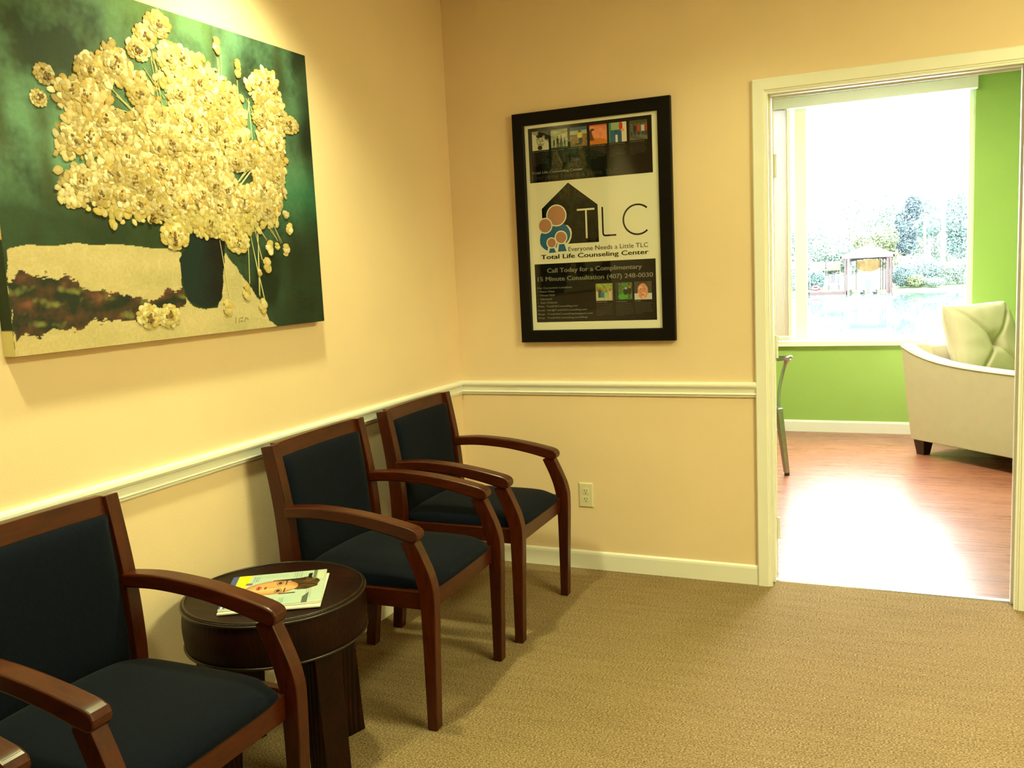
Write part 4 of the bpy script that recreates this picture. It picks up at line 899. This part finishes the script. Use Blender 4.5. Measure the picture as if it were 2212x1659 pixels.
# two pale palm trunks
for x, y, h, lb, sd in ((3.35, 91, 6.2, 'slim pale palm left of the thicker one on the right bank', 1), (4.95, 92, 8.6, 'thicker pale palm toward the right edge of the window', 2)):
    t = thing('palm_tree', lb, 'palm tree', (x, y, WZ+.4), 0, 'palms on the right bank'); r_ = random.Random(sd)
    b = B(); tube(b, [(0,0,-.2),(.05,0,h*.5),(0,0,h)], [.17,.13,.12] if sd == 1 else [.24,.2,.17], 10); obj('trunk', b, bark, t)
    for k in range(12):
        a_ = 2*PI*k/12+r_.uniform(-.2,.2); L_ = r_.uniform(1.0, 1.4); P = [(math.cos(a_)*L_*q, math.sin(a_)*L_*q, h+.55*q-1.3*q*q) for q in (0,.25,.5,.75,1)]
        b = B()
        for q in range(4):
            p, p2 = Vector(P[q]), Vector(P[q+1]); sdv = (p2-p).cross(Vector((0,0,1))).normalized()
            for s in (-1, 1):
                for m in range(3):
                    c0 = p.lerp(p2, m/3); c1 = p.lerp(p2, (m+.5)/3); e = c1+sdv*s*.28*(1-q*.15)+Vector((0,0,-.14)); b.faces.new([b.verts.new(c0), b.verts.new(c1), b.verts.new(e)])
        tube(b, P, .015, 5); obj('frond', b, LM[1], t, recalc=False)
# boathouse with hipped roof
t = thing('boathouse', 'open boathouse with a pale pink hipped roof on posts over the lake', 'boathouse', (-1.5, 86.6, WZ))
b = B(); ex, ey, ez = 2.32, 1.9, 3.52
loft(b, [[(-ex,-ey,ez),(ex,-ey,ez),(ex,ey,ez),(-ex,ey,ez)], [(-.35,-.05,4.38),(.35,-.05,4.38),(.35,.05,4.38),(-.35,.05,4.38)]]); obj('roof', b, M_['roof'], t)
b = B()
for q in ((-ex,ex,-ey,-ey+.12),(-ex,ex,ey-.12,ey),(-ex,-ex+.12,-ey,ey),(ex-.12,ex,-ey,ey)): box(b, *q, 3.28, 3.53)
obj('fascia', b, M_['roof'], t)
pw = plain('white_painted_wood', (.10,.085,.085,1), .6)
for x in (-1.9, -1.62, 1.75, 2.0):
    for y in (-1.75, 1.75):
        b = B(); box(b, x-.09, x+.09, y-.09, y+.09, -.6, 3.3); obj('post', b, pw if x in (-1.62,) else M_['dock'], t)
for x in (-1.62, 2.0):
    b = B(); box(b, x-.13, x+.13, -1.86, 1.86, .2, .36); obj('side_walkway', b, M_['dock'], t)
for x in (1.25, 1.5):
    b = B(); box(b, x-.05, x+.05, 1.5, 1.6, .2, 3.3); obj('stair_post', b, M_['dock'], t)
b = B(); prism(b, [(-1.55,3.28),(1.75,3.28),(1.75,3.02),(1.3,3.12),(.1,3.17),(-1.1,3.08),(-1.55,2.95)], 1.55, 1.62, 'y'); obj('arched_brace', b, solid('dark_green_wood', 12,18,15), t)
# golden canvas hung at the back of the boathouse
cv = thing('canvas_screen', 'golden yellow canvas screen hanging at the back of the boathouse', 'screen', (-1.55, 88.9, WZ))
b = B(); st = []
for k in range(21):
    u = -1+2*k/20; st.append([(u*1.05, .06*math.sin(k*1.3), 1.95+.35*abs(u)**3), (u*1.05, .06*math.sin(k*1.3)+.02, 1.95+.35*abs(u)**3), (u*1.05, .02, 3.1-.1*u*u), (u*1.05, 0, 3.1-.1*u*u)])
loft(b, st); obj('canvas', b, plain('golden_canvas', (.15,.10,.028,1), .8, noise_amt=.3, scale=2), cv)
for s in (-1, 1):
    b = B(); tube(b, [(s*1.08, 0, -.4),(s*1.08, 0, 3.1)], .04, 8); obj('pole', b, M_['dock'], cv)
# pontoon boat
bt = thing('pontoon_boat', 'white pontoon boat with a blue bimini top moored under the boathouse', 'boat', (-1.42, 86.2, WZ))
dk = plain('dark_pontoon', (.002,.004,.005,1), .4); bl_ = plain('blue_canvas', (.010,.035,.050,1), .7); wb = plain('white_gelcoat', (.85,.87,.9,1), .3); nb = plain('navy_motor', (.006,.010,.024,1), .4)
for s in (-1, 1):
    b = B(); rings = []
    for y, r in ((-1.55,.02),(-1.5,.17),(-1.2,.20),(1.4,.20),(1.55,.05)): rings.append([(s*.54+r*math.cos(2*PI*k/12), y, .16+r*math.sin(2*PI*k/12)) for k in range(12)])
    loft(b, rings); obj('pontoon', b, dk, bt)
b = B(); box(b, -.95, .95, -1.5, 1.5, .36, .46); box(b, -.95, -.90, -1.5, 1.5, .46, 1.05); box(b, .90, .95, -1.5, 1.5, .46, 1.05); box(b, -.9, -.28, -1.5, -1.44, .46, 1.05); box(b, .28, .9, -1.5, -1.44, .46, 1.05); box(b, -.9, .9, 1.44, 1.5, .46, 1.05); obj('deck', b, wb, bt)
b = B(); n = 10; loft(b, [[(-.66+1.32*k/n, y, 1.52+.10*math.sin(PI*k/n)+dz) for k in range(n+1)]+[(.66-1.32*k/n, y, 1.49+.10*math.sin(PI*k/n)+dz) for k in range(n+1)] for y, dz in ((-1.0,0),(0,.05),(1.0,0))]); obj('bimini_top', b, bl_, bt)
for s in (-1, 1):
    for y in (-.9, .9):
        b = B(); tube(b, [(s*.9, y*.3, 1.05),(s*.62, y, 1.5)], .02, 6); obj('bimini_strut', b, pw, bt)
b = B(); loft(b, [[(sx*w_, -1.62+sy*.14, z) for sx, sy in ((-1,-1),(1,-1),(1,1),(-1,1))] for z, w_ in ((-.1,.06),(.35,.10),(.55,.14),(.75,.24),(1.1,.28),(1.3,.24),(1.38,.12))]); obj('outboard_motor', b, nb, bt, bevel=.03)
# dock, bench and things on it
t = thing('wooden_dock', 'weathered wooden dock running left from the boathouse', 'dock', (-5.1, 85.9, WZ))
b = B(); box(b, -1.75, 1.75, -.9, .9, .30, .38); obj('deck_boards', b, pw, t)
b = B(); box(b, -1.45, 1.75, -.93, -.88, .0, .28); obj('fascia_board', b, M_['dock'], t)
for x in (-1.7, -.6, .6, 1.7):
    for y in (-.8, .8):
        b = B(); tube(b, [(x, y, -.8),(x, y, .42)], .08, 8); obj('pile', b, M_['dock'], t)
t = thing('dock_bench', 'slatted bench with its back to the lake on the dock beside the boathouse', 'bench', (-4.45, 85.35, WZ+.382))
gsl = plain('grey_bench_slat', (.009,.010,.015,1), .7)
for k in range(5): b = B(); box(b, -.5, .5, -.02, .02, .75+.13*k, .83+.13*k); obj('back_slat', b, gsl, t)
b = B(); box(b, -.5, .5, .0, .45, .42, .47); obj('seat', b, gsl, t)
for x in (-.45, .45):
    b = B(); box(b, x-.03, x+.03, -.03, .03, 0, 1.4); obj('leg', b, gsl, t); b = B(); box(b, x-.03, x+.03, .38, .44, 0, .44); obj('leg', b, gsl, t)
ye = plain('pale_yellow_awning', (.085,.075,.036,1), .8, noise_amt=.1, scale=2)
for x, w_, lb in ((-6.0, .68, 'pale yellow awning panel at the far left of the dock'), (-4.55, .60, 'pale yellow awning panel behind the bench')):
    t = thing('awning_panel', lb, 'awning', (x, 86.6, WZ+.382), 0, 'yellow awning panels on the dock')
    b = B(); loft(b, [[(-w_, 0, 1.85),(w_, 0, 1.85),(w_, .03, 1.85),(-w_, .03, 1.85)], [(-w_, -.1, 2.35),(w_, -.1, 2.35),(w_, -.07, 2.35),(-w_, -.07, 2.35)], [(-w_, 0, 2.68),(w_, 0, 2.68),(w_, .03, 2.68),(-w_, .03, 2.68)]]); obj('fabric', b, ye, t)
    for s in (-1, 1):
        b = B(); tube(b, [(s*w_, .05, 0),(s*w_, .05, 2.7)], .03, 6); obj('pole', b, pw, t)
# pink float ring
t = thing('swim_ring', 'bright pink swim ring lying on the left end of the dock', 'swim ring', (-6.05, 85.5, WZ+.38+.27))
b = B(); tube(b, [(.30*math.cos(2*PI*k/32), .30*math.sin(2*PI*k/32), 0) for k in range(33)], .12, 12, False); obj('ring', b, plain('pink_vinyl', (.10,.003,.02,1), .4), t, smooth=True); t.rotation_euler = (math.radians(25), 0, 0)
